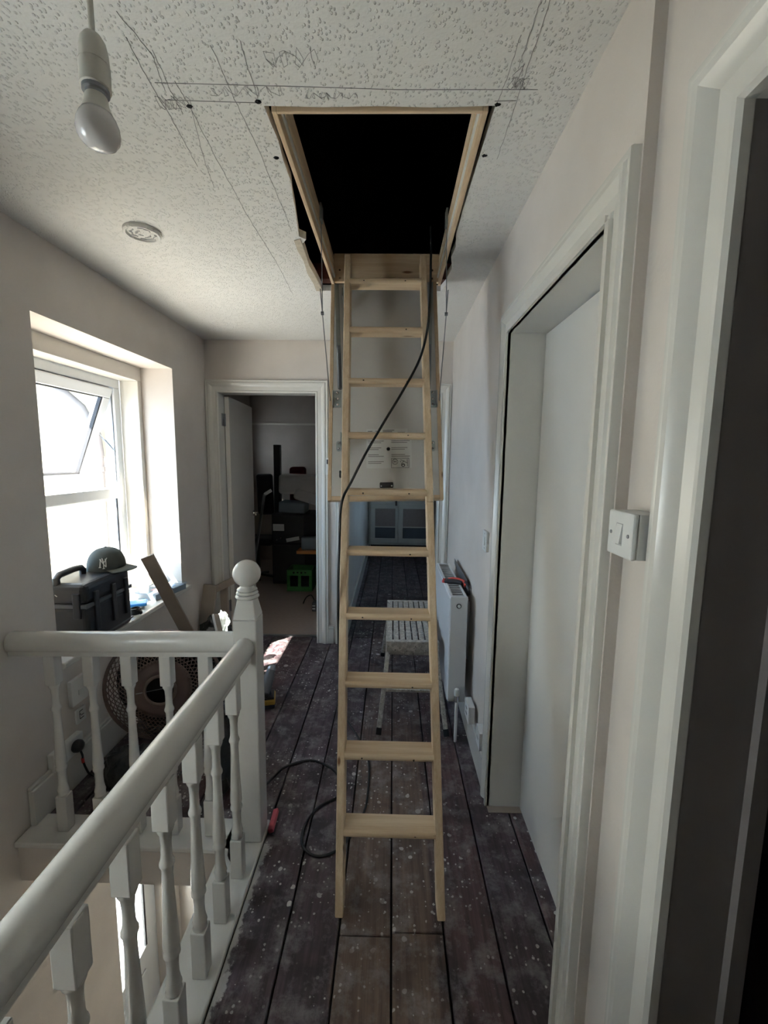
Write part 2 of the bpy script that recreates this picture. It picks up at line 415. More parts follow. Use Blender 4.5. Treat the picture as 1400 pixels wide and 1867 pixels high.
# ---- ceiling with the cut-out for the hatch
outer = [(XL, YB), (.62, YB), (.62, 3.60), (XL, 3.60)]
hole = [(-.350,1.236),(-.20,1.241),(-.05,1.238),(.10,1.243),(.252,1.237),(.247,1.45),(.243,1.70),(.244,1.89),(.258,1.98),(.250,2.08),(.272,2.20),(.258,2.30),(.268,2.38),(.246,2.475),
        (.05,2.455),(-.15,2.455),(-.362,2.478),(-.396,2.478),(-.402,2.30),(-.410,2.16),(-.404,2.05),(-.400,1.96),(-.378,1.925),(-.402,1.90),(-.388,1.80),(-.373,1.70),(-.364,1.62),(-.352,1.55),(-.352,1.44),(-.345,1.36),(-.349,1.29)]
bm = bmesh.new()
for z in (ZC, ZC+.03):
    lo = [bm.verts.new((x, y, z)) for x, y in outer]; hi = [bm.verts.new((x, y, z)) for x, y in hole]
    ed = [bm.edges.new((l[i], l[(i+1) % len(l)])) for l in (lo, hi) for i in range(len(l))]
    bmesh.ops.triangle_fill(bm, use_beauty=True, edges=ed, use_dissolve=False)
    if z == ZC: h0 = hi
    else:
        for i in range(len(hi)): bm.faces.new((h0[i], h0[(i+1) % len(hi)], hi[(i+1) % len(hi)], hi[i]))
# drop any fill inside the cut-out
def inside(x, y, poly):
    c = False; n = len(poly)
    for i in range(n):
        (xa, ya), (xb, yb) = poly[i], poly[(i+1) % n]
        if (ya > y) != (yb > y) and x < (xb-xa)*(y-ya)/(yb-ya)+xa: c = not c
    return c
bad = [f for f in bm.faces if abs(f.normal.z) > .9 and inside(f.calc_center_median().x, f.calc_center_median().y, hole)]
bmesh.ops.delete(bm, geom=bad, context='FACES')
bmesh.ops.recalc_face_normals(bm, faces=bm.faces)
me = bpy.data.meshes.new('ceiling'); bm.to_mesh(me); bm.free(); me.materials.append(MAT['ceiling'])
ceiling = bpy.data.objects.new('ceiling', me); COL.objects.link(ceiling); ORG['ceiling'] = V((0,0,0)); struct(ceiling, 'white woodchip papered ceiling with pencil marks and a rough cut-out')
# torn strip of raw plaster beside the cut-out
poly = [(-.400,1.915),(-.430,1.93),(-.434,2.02),(-.428,2.12),(-.437,2.25),(-.430,2.38),(-.432,2.475),(-.397,2.477),(-.403,2.30),(-.411,2.16),(-.405,2.05)]
MB().prism([(x, y, ZC-.0035) for x, y in poly], (0,0,.006)).build('raw_plaster_strip', MAT['lath'], ceiling)
# pencil marks
def pencil(pts, r=.0007, wob=.0016):
    q = []
    for a, b in zip(pts, pts[1:]):
        for i in range(9):
            s_ = i/9; q.append((a[0]+(b[0]-a[0])*s_+random.uniform(-wob, wob), a[1]+(b[1]-a[1])*s_, ZC-.0006))
    q.append((*pts[-1], ZC-.0006))
    MB().tube(q, r, n=4).build('pencil_mark', MAT['pencil'], ceiling)
for pts in ([(-.585,.995),(-.563,1.09),(-.586,1.19)], [(-.556,1.08),(-.572,1.19),(-.575,1.26)], [(-.546,1.16),(-.546,1.234),(-.558,1.461),(-.566,1.773),(-.560,2.147),(-.574,2.52)], [(-.598,1.05),(-.611,1.157),(-.614,1.27),(-.631,1.47)],
            [(-.548,1.25),(-.60,1.45),(-.622,1.575)], [(-.42,1.07),(-.42,1.19),(-.414,1.39),(-.419,1.735),(-.424,1.86)], [(-.351,1.06),(-.359,1.214)], [(-.60,1.165),(-.225,1.178),(-.008,1.187),(.344,1.188)],
            [(.30,.97),(.300,1.09),(.302,1.22),(.303,1.436)], [(.262,1.05),(.259,1.16),(.254,1.23)], [(.279,.96),(.281,1.06),(.279,1.13)], [(-.60,1.216),(-.46,1.222),(-.36,1.226)], [(.246,1.222),(.300,1.221)], [(.27,1.15),(.29,1.12),(.285,1.18),(.31,1.15)]):
    pencil(pts)
def scribble(x, y, w, h, n, seed):
    rnd = random.Random(seed); q = []
    for i in range(n*6):
        t_ = i/6; q.append((x+w*t_/n+h*.35*math.sin(t_*6.1+rnd.random()), y+h*.5*math.sin(t_*9.3+rnd.random()*1.2), ZC-.0006))
    MB().tube(q, .0005, n=4).build('pencil_mark', MAT['pencil'], ceiling)
scribble(-.475, 1.190, .19, .030, 7, 1); scribble(-.62, 1.225, .08, .045, 5, 2); scribble(-.24, 1.205, .14, .020, 8, 3); scribble(-.31, 1.10, .13, .05, 4, 4); scribble(.272, 1.17, .04, .035, 4, 5)
for x, y in ((-.546,1.236),(-.361,1.222),(.256,1.232),(-.37,1.43),(.262,1.42)):
    MB().blob((x, y, ZC-.001), (.008,.006,.0025), .5, 6, 10, 6, False, x*10).build('nail_hole', MAT['dark'], ceiling)

# ---- walls of the landing
struct(wall_holes('x', -1.93, XL, YB, 3.60, ZLOW, ZC, [(1.82, 2.965, .60, 2.145), (2.07, 2.62, ZLOW, -.45), (-1.10, -.40, -2.10, -1.20), (-.10, .75, .95, 1.80)]).build('wall_left', MAT['wall']), 'warm white plaster wall with the deep window reveal')
struct(wall_holes('x', XR, .62, .888, 3.60, 0, ZC, [(.968, 1.797, 0, 2.076)]).build('wall_right', MAT['wall']), 'warm white plaster wall with radiator and flush door')
struct(wall_holes('x', XN, .62, YB, .888, 0, ZC, [(-.143, .668, 0, 2.063)]).build('wall_near', MAT['wall']), 'set-back stretch of warm white wall beside the nearest doorway')
struct(wall_holes('y', YE, 3.60, XL, XR, 0, ZC, [(-1.412, -.603, 0, 2.08), (-.392, .387, 0, 2.08)]).build('wall_end', MAT['wall']), 'end wall with two doorways')
struct(wall_holes('y', YB-.12, YB, -1.93, .62, ZLOW, ZC, []).build('wall_back', MAT['wall']), 'plain back wall of the landing')
# ---- dark bedroom, far room, side room, loft, lower hall
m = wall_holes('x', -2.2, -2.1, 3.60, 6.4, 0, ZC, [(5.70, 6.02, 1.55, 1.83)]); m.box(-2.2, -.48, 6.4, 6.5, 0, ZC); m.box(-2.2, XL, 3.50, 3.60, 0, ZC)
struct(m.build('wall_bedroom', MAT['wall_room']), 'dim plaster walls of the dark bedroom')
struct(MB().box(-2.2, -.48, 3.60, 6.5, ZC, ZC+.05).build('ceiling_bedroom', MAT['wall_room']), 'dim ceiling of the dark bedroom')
struct(MB().box(-.48, -.39, 3.60, 7.4, 0, ZC).build('wall_partition', MAT['wall']), 'white partition wall beyond the ladder')
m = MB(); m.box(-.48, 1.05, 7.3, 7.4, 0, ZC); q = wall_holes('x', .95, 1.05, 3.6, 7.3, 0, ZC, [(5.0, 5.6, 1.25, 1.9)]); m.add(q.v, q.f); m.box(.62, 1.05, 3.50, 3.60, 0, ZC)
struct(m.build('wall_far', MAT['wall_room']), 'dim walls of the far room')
struct(MB().box(-2.155, -2.145, 5.70, 6.02, 1.55, 1.83).build('fill_window_3', MAT['frost']), 'obscured pane added unseen to brighten the bedroom')  # extra pane, out of view, lets daylight into the dark bedroom
struct(MB().box(.995, 1.005, 5.0, 5.6, 1.25, 1.9).build('fill_window_4', MAT['frost']), 'obscured pane added unseen to brighten the far room')  # invented daylight source for the far room, hidden from the camera
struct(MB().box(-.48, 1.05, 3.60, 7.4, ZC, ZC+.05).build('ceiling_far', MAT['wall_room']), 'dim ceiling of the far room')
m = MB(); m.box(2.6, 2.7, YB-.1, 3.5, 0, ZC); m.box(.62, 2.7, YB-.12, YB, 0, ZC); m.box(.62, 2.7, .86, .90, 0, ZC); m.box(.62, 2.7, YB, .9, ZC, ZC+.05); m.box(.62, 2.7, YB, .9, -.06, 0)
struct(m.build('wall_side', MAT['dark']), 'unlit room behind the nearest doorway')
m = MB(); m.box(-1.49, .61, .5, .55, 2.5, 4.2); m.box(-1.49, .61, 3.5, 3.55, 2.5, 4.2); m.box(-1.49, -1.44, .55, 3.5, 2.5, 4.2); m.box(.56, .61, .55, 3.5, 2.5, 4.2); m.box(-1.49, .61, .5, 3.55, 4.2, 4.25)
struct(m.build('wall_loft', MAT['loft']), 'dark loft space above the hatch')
m = MB(); m.box(-1.498, -.60, 2.72, 2.78, ZLOW, -.16); m.box(-.62, -.50, YB, 2.78, ZLOW, -.16)
struct(m.build('wall_lower', MAT['wall']), 'walls of the lower hall seen down the stairwell')
struct(MB().box(-1.93, -.50, YB-.12, 2.8, ZLOW-.08, ZLOW).build('floor_lower', MAT['concrete']), 'floor of the lower hall')
# painted edge of the landing over the stairwell
m = MB(); m.box(XL, -.62, 1.535, 1.56, -.178, -.012); m.box(XL, -.62, 1.56, 2.72, -.178, -.160)
m.box(-.645, -.62, YB, 1.56, -.26, -.012)
struct(m.build('trim_2', MAT['wall']), 'white painted apron below the landing edge')
m = MB(); m.box(XL, -.62, 1.515, 1.668, -.012, .010); m.box(-.660, -.503, YB, 1.668, -.012, .010)
nosing = struct(m.build('trim_3', MAT['rail'], bevel=.006), 'white painted nosing board along the landing edge')

# ---- skirtings
m = MB(); m.box(.444, XR, 1.885, YE, 0, .16); struct(m.build('baseboard_right', MAT['trim'], bevel=.004), 'white skirting under the radiator')
m = MB(); m.box(XL, -1.474, 1.60, YE, 0, .165); m.box(XL, -1.482, 1.60, YE, .165, .18); struct(m.build('baseboard_left', MAT['trim'], bevel=.004), 'white skirting under the window')
m = MB(); m.box(-.522, -.476, 3.462, YE, 0, .13); m.box(-.522, -.476, 3.468, YE, .13, .15); struct(m.build('baseboard_end', MAT['trim'], bevel=.003), 'short white skirting between the two far doorways')
m = MB(); m.box(-.39, -.370, 3.60, 7.3, 0, .17); struct(m.build('baseboard_far', MAT['trim'], bevel=.004), 'white skirting along the far room partition')

# ---- window in the left wall
win = thing('window_1', 'white top-hung window standing open above the sill', None, (-1.86, 2.39, .63), kind='structure')
UP = MAT['upvc']
MB().box(-1.84, -1.715, 1.82, 2.965, 2.055, 2.145).build('head_lining', MAT['trim'], win, bevel=.003)
MB().box(-1.84, -1.715, 2.925, 2.965, .63, 2.055).build('side_lining', MAT['trim'], win, bevel=.003)
MB().box(-1.84, -1.715, 1.82, 1.86, .63, 2.055).build('side_lining', MAT['trim'], win, bevel=.003)
MB().box(-1.92, -1.84, 1.86, 2.925, 2.00, 2.06).build('frame_head', UP, win, bevel=.005)
MB().box(-1.92, -1.84, 1.86, 2.925, .63, .70).build('frame_foot', UP, win, bevel=.005)
MB().box(-1.92, -1.84, 2.865, 2.925, .70, 2.00).build('frame_jamb', UP, win, bevel=.005)
MB().box(-1.92, -1.84, 1.86, 1.92, .70, 2.00).build('frame_jamb', UP, win, bevel=.005)
MB().box(-1.915, -1.835, 1.92, 2.865, 1.275, 1.345).build('transom', UP, win, bevel=.008)
MB().box(-1.886, -1.880, 1.92, 2.865, .70, 1.275).build('pane', MAT['glass'], win)
m = MB(); m.box(-1.868, -1.862, 2.855, 2.865, .70, 1.275); m.box(-1.868, -1.862, 1.92, 2.865, .70, .71); m.build('glazing_seal', MAT['gasket'], win)
# top-hung sash swung outwards
a = math.radians(21); dn = V((-math.sin(a), 0, -math.cos(a))); nr = V((math.cos(a), 0, -math.sin(a))); H0 = V((-1.862, 0, 2.000)); L = .66
def sash_box(y0, y1, s0, s1, d0, d1):
    c = H0+dn*((s0+s1)/2)+nr*((d0+d1)/2)+V((0,(y0+y1)/2,0)); return MB().obox(c, (0,1,0), dn, nr, (y1-y0)/2, (s1-s0)/2, (d1-d0)/2)
sash = sash_box(1.935, 2.85, 0, .065, -.03, .03).build('sash', UP, win, bevel=.006)
for args in ((1.935, 2.85, L-.065, L, -.03, .03), (1.935, 2.0, .065, L-.065, -.03, .03), (2.785, 2.85, .065, L-.065, -.03, .03)):
    sash_box(*args).build('sash_rail', UP, sash, bevel=.006)
sash_box(2.0, 2.785, .065, L-.065, -.004, .002).build('sash_pane', MAT['glass'], sash)
m = MB(); 
for args in ((2.0, 2.785, .065, .073, .002, .024), (2.0, 2.785, L-.075, L-.065, .002, .024), (2.773, 2.785, .065, L-.065, .002, .024)):
    q = sash_box(*args); m.add(q.v, q.f)
m.build('sash_seal', MAT['gasket'], sash)
MB().beam((-1.855, 2.862, 1.58), H0+dn*.30+V((0,2.856,0)), .012, .006).build('friction_stay', MAT['steel'], win)
MB().beam((-1.858, 2.861, 1.97), (-1.858, 2.861, 1.38), .010, .004, (1,0,0)).build('stay_track', MAT['steel'], win)
for y in (2.25, 2.62): MB().box(*(H0.x+dn.x*L-.006, H0.x+dn.x*L+.006, y-.008, y+.008), H0.z+dn.z*L-.02, H0.z+dn.z*L).build('sash_keep', UP, sash)
struct(MB().box(-1.84, -1.455, 1.795, 3.03, .600, .632).build('trim_4', MAT['trim'], bevel=.008), 'white window board below the open window')

# ---- doors
d1 = thing('door_1', 'nearest doorway casing opening on an unlit room', None, (.484, .26, 0), kind='structure')
casing(d1, (XN, 0, 0), (0,1,0), (-1,0,0), -.13, .655, 2.05, .105, 1.55)
MB().box(XN-.001, .615, .655, .668, 0, 2.05).build('jamb', MAT['jamb_shade'], d1); MB().box(XN-.001, .615, -.143, -.13, 0, 2.05).build('jamb', MAT['door'], d1); MB().box(XN-.001, .615, -.13, .655, 2.05, 2.063).build('head_jamb', MAT['door'], d1)
MB().box(.585, .612, .640, .655, 0, 2.05).build('door_stop', MAT['jamb_shade'], d1)
d2 = thing('door_2', 'plain flush off white door closed in a moulded frame', None, (.53, 1.38, 0), kind='structure')
casing(d2, (XR, 0, 0), (0,1,0), (-1,0,0), .985, 1.78, 2.06, .092, 1.0)
MB().box(.440, .640, 1.780, 1.797, 0, 2.06).build('jamb', MAT['trim'], d2); MB().box(.440, .640, .968, .985, 0, 2.06).build('jamb', MAT['trim'], d2); MB().box(.440, .640, .985, 1.78, 2.06, 2.076).build('head_jamb', MAT['trim'], d2)
MB().box(.596, .636, .989, 1.776, .006, 2.055).build('door_leaf', MAT['door'], d2, bevel=.003)
MB().cyl((.594, 1.05, .915), (.584, 1.05, .915), .026, n=20).build('handle_rose', MAT['chrome'], d2, smooth=True)
MB().tube([(.590,1.05,.915),(.552,1.05,.915),(.545,1.06,.915),(.544,1.10,.913),(.546,1.185,.908)], .0095, n=10).build('door_handle', MAT['chrome'], d2, smooth=True)
MB().box(.45, .60, 1.745, 1.80, -.004, .003).build('threshold_patch', MAT['ply'], d2)
d3 = thing('door_3', 'white door standing open into the dark bedroom', None, (-1.0, 3.54, 0), kind='structure')
casing(d3, (0, YE, 0), (1,0,0), (0,-1,0), -1.395, -.62, 2.065, .10, 1.0)
MB().box(-1.412, -1.395, YE-.001, 3.601, 0, 2.065).build('jamb', MAT['trim'], d3); MB().box(-.62, -.603, YE-.001, 3.601, 0, 2.065).build('jamb', MAT['trim'], d3); MB().box(-1.395, -.62, YE-.001, 3.601, 2.065, 2.08).build('head_jamb', MAT['trim'], d3)
lf = V((-.055, .755, 0)).normalized(); ln = V((lf.y, -lf.x, 0)); h3 = V((-1.372, 3.585, 0))
leaf = MB().obox(h3+lf*.377+V((0,0,1.03)), lf, ln, (0,0,1), .377, .019, 1.02).build('door_leaf', MAT['door'], d3, bevel=.003)
q = h3+lf*.695+ln*.02+V((0,0,1.0)); MB().cyl(q, q+ln*.008, .026, n=18).build('handle_rose', MAT['chrome'], leaf, smooth=True)
MB().tube([q, q+ln*.05, q+ln*.055-lf*.02, q+ln*.055-lf*.12], .009, n=8).build('door_handle', MAT['chrome'], leaf, smooth=True)
for z in (.28, 1.86):
    m = MB(); m.box(-1.396, -1.390, 3.53, 3.575, z-.05, z+.05); m.cyl((-1.386,3.575,z-.05), (-1.386,3.575,z+.05), .007, n=10); m.build('hinge', MAT['steel'], d3)
d4 = thing('door_4', 'white cased doorway to the far room behind the ladder', None, (0, 3.54, 0), kind='structure')
casing(d4, (0, YE, 0), (1,0,0), (0,-1,0), -.375, .370, 2.065, .085, 1.0)
MB().box(-.392, -.375, YE-.001, 3.601, 0, 2.065).build('jamb', MAT['trim'], d4); MB().box(.37, .387, YE-.001, 3.601, 0, 2.065).build('jamb', MAT['trim'], d4); MB().box(-.375, .37, YE-.001, 3.601, 2.065, 2.08).build('head_jamb', MAT['trim'], d4)
# lower front door with obscured glass
d5 = thing('door_5', 'half glazed front door at the bottom of the stairwell', None, (-1.64, 2.34, ZLOW), kind='structure')
MB().box(-1.66, -1.615, 2.07, 2.62, ZLOW, -1.70).build('door_panel', MAT['upvc'], d5, bevel=.004)
MB().box(-1.612, -1.600, 2.20, 2.46, -2.45, -1.86).build('raised_panel', MAT['upvc'], d5, bevel=.006)
MB().box(-1.66, -1.615, 2.475, 2.62, -1.70, -.45).build('door_stile', MAT['upvc'], d5, bevel=.004)
MB().box(-1.612, -1.600, 2.462, 2.480, -1.70, -.45).build('glazing_bead', MAT['gasket'], d5); MB().box(-1.618, -1.598, 2.07, 2.475, -1.715, -1.695).build('glazing_bead', MAT['upvc'], d5, bevel=.004)
MB().box(-1.644, -1.634, 2.07, 2.475, -1.70, -.45).build('obscured_pane', MAT['frost'], d5)

w3 = thing('fill_window_2', 'added white framed window lighting the stairwell from out of view', None, (-1.75, -.15, -2.15), kind='structure')  # added opening that sends light up the stairwell onto the ceiling
for b_ in ((-1.10,-.40,-2.10,-2.04),(-1.10,-.40,-1.26,-1.20),(-1.10,-1.04,-2.04,-1.26),(-.46,-.40,-2.04,-1.26)):
    MB().box(-1.80, -1.73, b_[0], b_[1], b_[2], b_[3]).build('frame_bar', UP, w3, bevel=.004)
MB().box(-1.768, -1.763, -1.04, -.46, -2.04, -1.26).build('pane', MAT['glass'], w3)
w6 = thing('fill_window_5', 'added obscured window over the stairs lighting the near walls', None, (-1.75, .42, .95), kind='structure')  # made-up frosted light source just left of the view
for b_ in ((-.10,.75,.95,1.0),(-.10,.75,1.75,1.80),(-.10,-.05,1.0,1.75),(.70,.75,1.0,1.75)): MB().box(-1.80, -1.73, b_[0], b_[1], b_[2], b_[3]).build('frame_bar', UP, w6, bevel=.004)
MB().box(-1.770, -1.760, -.05, .70, 1.0, 1.75).build('obscured_pane', MAT['frost2'], w6)

# ---- outside
struct(MB().box(-7.0, -2.22, 4.20, 4.40, -3.0, 3.3).build('wall_outside', MAT['render']), 'sunlit cream rendered wall outside the window')
struct(MB().box(-2.495, -1.93, -1.72, 3.6, 2.60, 2.66).build('trim_7', MAT['upvc']), 'unseen eaves added above the window wall to block high sun')  # overhang depth chosen to trim the indoor sun patch, never in view
struct(MB().box(-12, -1.93, -8, 4.2, -3.1, -3.0).build('ground_outside', MAT['concrete']), 'pale paved ground outside')
MB_e = MB().box(-7.0, -2.22, 3.72, 4.20, 2.56, 2.62); struct(MB_e.build('trim_5', MAT['pipe']), 'dark eaves board above the outside wall')
dp = thing('drainpipe', 'dark grey drainpipe with swan neck on the outside rendered wall', 'pipe', (-2.83, 4.13, -3.0))
MB().tube([(-2.83,4.13,-3.0),(-2.83,4.13,1.55)], .034, n=12).build('pipe', MAT['pipe'], dp, smooth=True)
MB().tube([(-2.83,4.13,1.55),(-2.84,4.12,1.75),(-2.92,4.05,2.0),(-3.0,3.95,2.12),(-3.05,3.90,2.155)], .040, n=12).build('swan_neck', MAT['pipe'], dp, smooth=True)
for z in (-1.2, .2, 1.4): MB().cyl((-2.83,4.13,z), (-2.83,4.13,z+.05), .042, n=12).build('pipe_collar', MAT['pipe'], dp)
gt = MB(); gt.prism([(-3.9,3.78,2.30),(-3.9,3.90,2.30),(-3.9,3.90,2.20),(-3.9,3.84,2.17),(-3.9,3.78,2.20)], (1.0,0,0))
tag(gt.build('gutter', MAT['pipe']), 'dark guttering seen through the open sash', 'gutter')

# ================================================================== BALUSTRADE
NX, NY = -.553, 1.595
bal = thing('balustrade', 'white painted turned balustrade with ball topped newel around the stairwell', 'balustrade', (NX, NY, .01))
RW = MAT['rail']
newel = MB().box(NX-.045, NX+.045, NY-.045, NY+.045, .011, .945).build('newel_post', RW, bal, bevel=.004)
m = MB(); a_ = .045; b_ = .030
m.add([(NX+sx*a_, NY+sy*a_, .945) for sx, sy in ((-1,-1),(1,-1),(1,1),(-1,1))]+[(NX+sx*b_, NY+sy*b_, 1.022) for sx, sy in ((-1,-1),(1,-1),(1,1),(-1,1))], [(0,3,2,1),(4,5,6,7),(0,1,5,4),(1,2,6,5),(2,3,7,6),(3,0,4,7)])
m.build('newel_cap', RW, newel, bevel=.004)
m = MB(); m.lathe((NX,NY,1.020), [(.030,0),(.041,.002),(.0445,.006),(.0445,.010),(.041,.014),(.035,.016),(.039,.018),(.0415,.022),(.039,.027),(.033,.029),(.0365,.031),(.0385,.035),(.0365,.039),(.029,.042),(.027,.048),(.026,.056)], 28); m.build('newel_collar', RW, newel, smooth=True, angle=50)
prof = [(max(.001, .0525*math.sin(math.pi*i/18)) if i not in (0,) else .018, .050-.0525*math.cos(math.pi*i/18)) for i in range(19)]
MB().lathe((NX,NY,1.067), prof, 28).build('newel_ball', RW, newel, smooth=True, angle=80)
# rails: one moulded section swept along a straight line
RS = [(-.024,.0),(-.024,.018),(-.030,.024),(-.036,.034),(-.037,.050),(-.034,.066),(-.027,.080),(-.015,.089),(0,.092),(.015,.089),(.027,.080),(.034,.066),(.037,.050),(.036,.034),(.030,.024),(.024,.018),(.024,.0)]
def rail(p0, p1, side):
    p0 = V(p0); p1 = V(p1); S = V(side); A = [p0+S*a+V((0,0,b)) for a, b in RS]; B = [p1+S*a+V((0,0,b)) for a, b in RS]; n = len(RS)
    return MB().add(A+B, [(i,(i+1) % n,n+(i+1) % n,n+i) for i in range(n)]+[tuple(range(n)), tuple(range(2*n-1,n-1,-1))])
rail((XL+.002, NY, .772), (NX-.045, NY, .790), (0,1,0)).build('handrail', RW, bal, smooth=True, angle=30)
rail((NX, NY-.045, .786), (NX, -1.30, .772), (1,0,0)).build('handrail', RW, bal, smooth=True, angle=30)
def baluster(x, y, top):
    z0 = .011; Hh = top-z0; w = .0215
    o = MB().box(x-w, x+w, y-w, y+w, top-.125, top).build('baluster', RW, bal, bevel=.003)
    MB().box(x-w, x+w, y-w, y+w, z0, z0+.155).build('baluster_foot', RW, o, bevel=.003)
    f = lambda t: top-t*Hh
    P = [(.0205,.158),(.0215,.168),(.0195,.178),(.015,.190),(.0128,.225),(.0132,.270),(.0150,.285),(.0182,.295),(.0185,.303),(.0148,.313),(.0135,.340),(.0150,.420),(.0172,.500),(.0196,.570),(.0205,.610),(.0185,.625),(.0210,.635),(.0210,.645),(.0165,.655),(.0150,.690),(.0160,.730),(.0190,.755),(.0212,.766),(.0190,.778),(.0212,.792)]
    MB().lathe((x,y,0), [(r, f(t)) for r, t in P], 16).build('baluster_turning', RW, o, smooth=True, angle=50)
for x in (-1.340, -1.186, -1.034, -.880, -.728): baluster(x, NY, .772+.018*(x-XL)/.9)
for i in range(9): baluster(NX, 1.418-.1545*i, .784-.0045*i*.9)
MB().box(NX-.05, NX+.05, -1.40, -1.30, .011, .98).build('newel_post', RW, bal, bevel=.004)
# white stair rail end glimpsed down the well
tag(MB().tube([(-1.17,1.62,-1.62),(-1.12,1.50,-1.50),(-1.07,1.36,-1.42),(-1.05,1.2,-1.36),(-1.04,.6,-1.0),(-1.04,-.4,-.4)], .034, n=14).build('stair_handrail', RW, smooth=True), 'rounded white stair handrail end down in the stairwell', 'handrail')

# ================================================================== LOFT LADDER
lad = thing('loft_ladder', 'pine folding loft ladder with hatch frame and hanging white trapdoor', 'ladder', (.015, 1.32, 0))
LD = V((0,-.0785,-.2355)).normalized(); LN = V((0,-.9487,.3162)); ST = .24824
def lp(i, u=0, n=0):
    z = 2.3642-.2355*i; xc = .015-.0254*z
    return V((xc+u, 2.1057-.0785*i, z))+LN*n
SW = .0285; LW = .378
for side in (-1, 1):
    for i0, i1 in ((-.52, 4.19), (4.192, None)):
        a_ = lp(i0, side*(LW/2-SW/2)); w = SW/2; dpt = .034
        if i1 is None: i1 = 10.04
        b_ = lp(i1, side*(LW/2-SW/2))
        m = MB(); pts = []
        for p, flat in ((a_, False), (b_, i1 == 10.04)):
            for du, dn_ in ((-w,-dpt),(w,-dpt),(w,dpt),(-w,dpt)):
                q = p+V((du,0,0))+LN*dn_
                if flat: q = q-LD*(q.z/LD.z)
                pts.append(q)
        m.add(pts, [(0,1,2,3),(7,6,5,4),(0,4,5,1),(1,5,6,2),(2,6,7,3),(3,7,4,0)])
        m.build('stringer', MAT['pine_z'], lad, bevel=.0035)
for i in range(10):
    c = lp(i); hw = LW/2-SW+.003
    m = MB(); pr = [(-.040,-.013),(.034,-.013),(.041,-.008),(.043,0),(.041,.008),(.034,.013),(-.040,.013)]
    m.prism([(c.x-hw, c.y-a, c.z+b) for a, b in pr], (2*hw,0,0))
    tr = m.build('tread', MAT['pine_x'], lad, bevel=.002)
    for sx in (-.6, .55):
        if i % 2 == 0 or sx > 0: MB().cyl((c.x+sx*hw, c.y-.0425, c.z+random.uniform(-.006,.004)), (c.x+sx*hw, c.y-.0440, c.z), .0032, n=8).build('screw', MAT['screw'], tr)
for side in (-1, 1):
    for i in (4.19,):
        p = lp(i, side*(LW/2+.0015)); MB().obox(p, (1,0,0), LD, LN, .0018, .055, .012).build('section_hinge', MAT['zinc'], lad, bevel=.001)
# ---- frame let into the ceiling
FX0, FX1, FY0, FY1, FZ0, FZ1 = -.334, .236, 1.246, 2.386, 2.463, 2.600
fr = MB().box(FX0, FX0+.014, FY0, FY1, FZ0, FZ1).build('hatch_frame_board', MAT['pine_y'], lad, bevel=.002)
MB().box(FX1-.014, FX1, FY0, FY1, FZ0, FZ1).build('hatch_frame_board', MAT['pine_y'], lad, bevel=.002)
MB().box(FX0+.014, FX1-.014, FY0, FY0+.009, FZ0, FZ1).build('hatch_frame_board', MAT['pine_x'], lad, bevel=.002)
MB().box(FX0+.014, FX1-.014, FY1-.022, FY1, FZ0+.01, FZ1+.012).build('hatch_frame_board', MAT['pine_x'], lad, bevel=.002)
MB().box(FX0+.014, FX0+.020, FY0+.012, FY1-.022, FZ0+.030, FZ0+.040).build('draught_seal', MAT['whitep'], lad); MB().box(FX1-.020, FX1-.014, FY0+.012, FY1-.022, FZ0+.030, FZ0+.040).build('draught_seal', MAT['whitep'], lad)
MB().box(FX0+.014, FX0+.024, FY0+.012, FY1-.022, FZ0+.042, FZ0+.052).build('frame_bead', MAT['pine_y'], lad); MB().box(FX1-.024, FX1-.014, FY0+.012, FY1-.022, FZ0+.042, FZ0+.052).build('frame_bead', MAT['pine_y'], lad)
# ---- hanging trapdoor
FT = V((-.06,2.33,2.455)); FD = V((.02546,-.30292,-.95267)); FX = V((.99964,-.00008,.02674)); FN = V((-.00818,-.95301,.30281)); FL = 1.139
def fp(u, v, n=0): return FT+FX*u+FD*v+FN*n
def fbox(u0, u1, v0, v1, n0, n1): return MB().obox(fp((u0+u1)/2, (v0+v1)/2, (n0+n1)/2), FX, FD, FN, (u1-u0)/2, (v1-v0)/2, (n1-n0)/2)
flap = fbox(-.252, .252, 0, 1.118, -.030, 0).build('trapdoor_panel', MAT['panel'], lad, bevel=.002)
fbox(-.270, -.252, 0, FL, -.032, .002).build('trapdoor_edge', MAT['pine_z'], flap, bevel=.002); fbox(.252, .270, 0, FL, -.032, .002).build('trapdoor_edge', MAT['pine_z'], flap, bevel=.002)
fbox(-.252, .252, 1.118, FL, -.032, .004).build('trapdoor_edge', MAT['pine_x'], flap, bevel=.002)
st = fbox(-.088, .126, .838, .986, 0, .0008).build('instruction_label', MAT['paper'], flap)
st2 = fbox(-.088, .108, .790, .818, 0, .0008).build('instruction_label', MAT['paper'], flap)
m = MB()
for j in range(4):
    v = .850+.034*j
    for (u0, u1) in ((-.080, -.006), (.030, .118)):
        for k in range(2):
            if j == 3 and u0 > 0: continue
            q = fbox(u0, u1-.012*((j+k) % 3), v+.008*k, v+.008*k+.003, .0008, .0012); m.add(q.v, q.f)
for u0, u1, v in ((-.082,-.06,.800),(-.045,-.034,.800),(-.01,.045,.796),(-.01,.035,.803),(.06,.095,.808)):
    q = fbox(u0, u1, v, v+.004, .0008, .0012); m.add(q.v, q.f)
tag(m.build('printed_lines', MAT['print'], flap), None, None, None, 'stuff')
ic = fbox(.029, .113, .938, .985, .0008, .0014).build('pictogram_plate', MAT['paper'], flap)
m = MB()
for a, b in ((.029,.113),):
    for v0, v1 in ((.938,.9395),(.9835,.985)): q = fbox(a, b, v0, v1, .0014, .0018); m.add(q.v, q.f)
    for u in (.029, .1115): q = fbox(u, u+.0015, .938, .985, .0014, .0018); m.add(q.v, q.f)
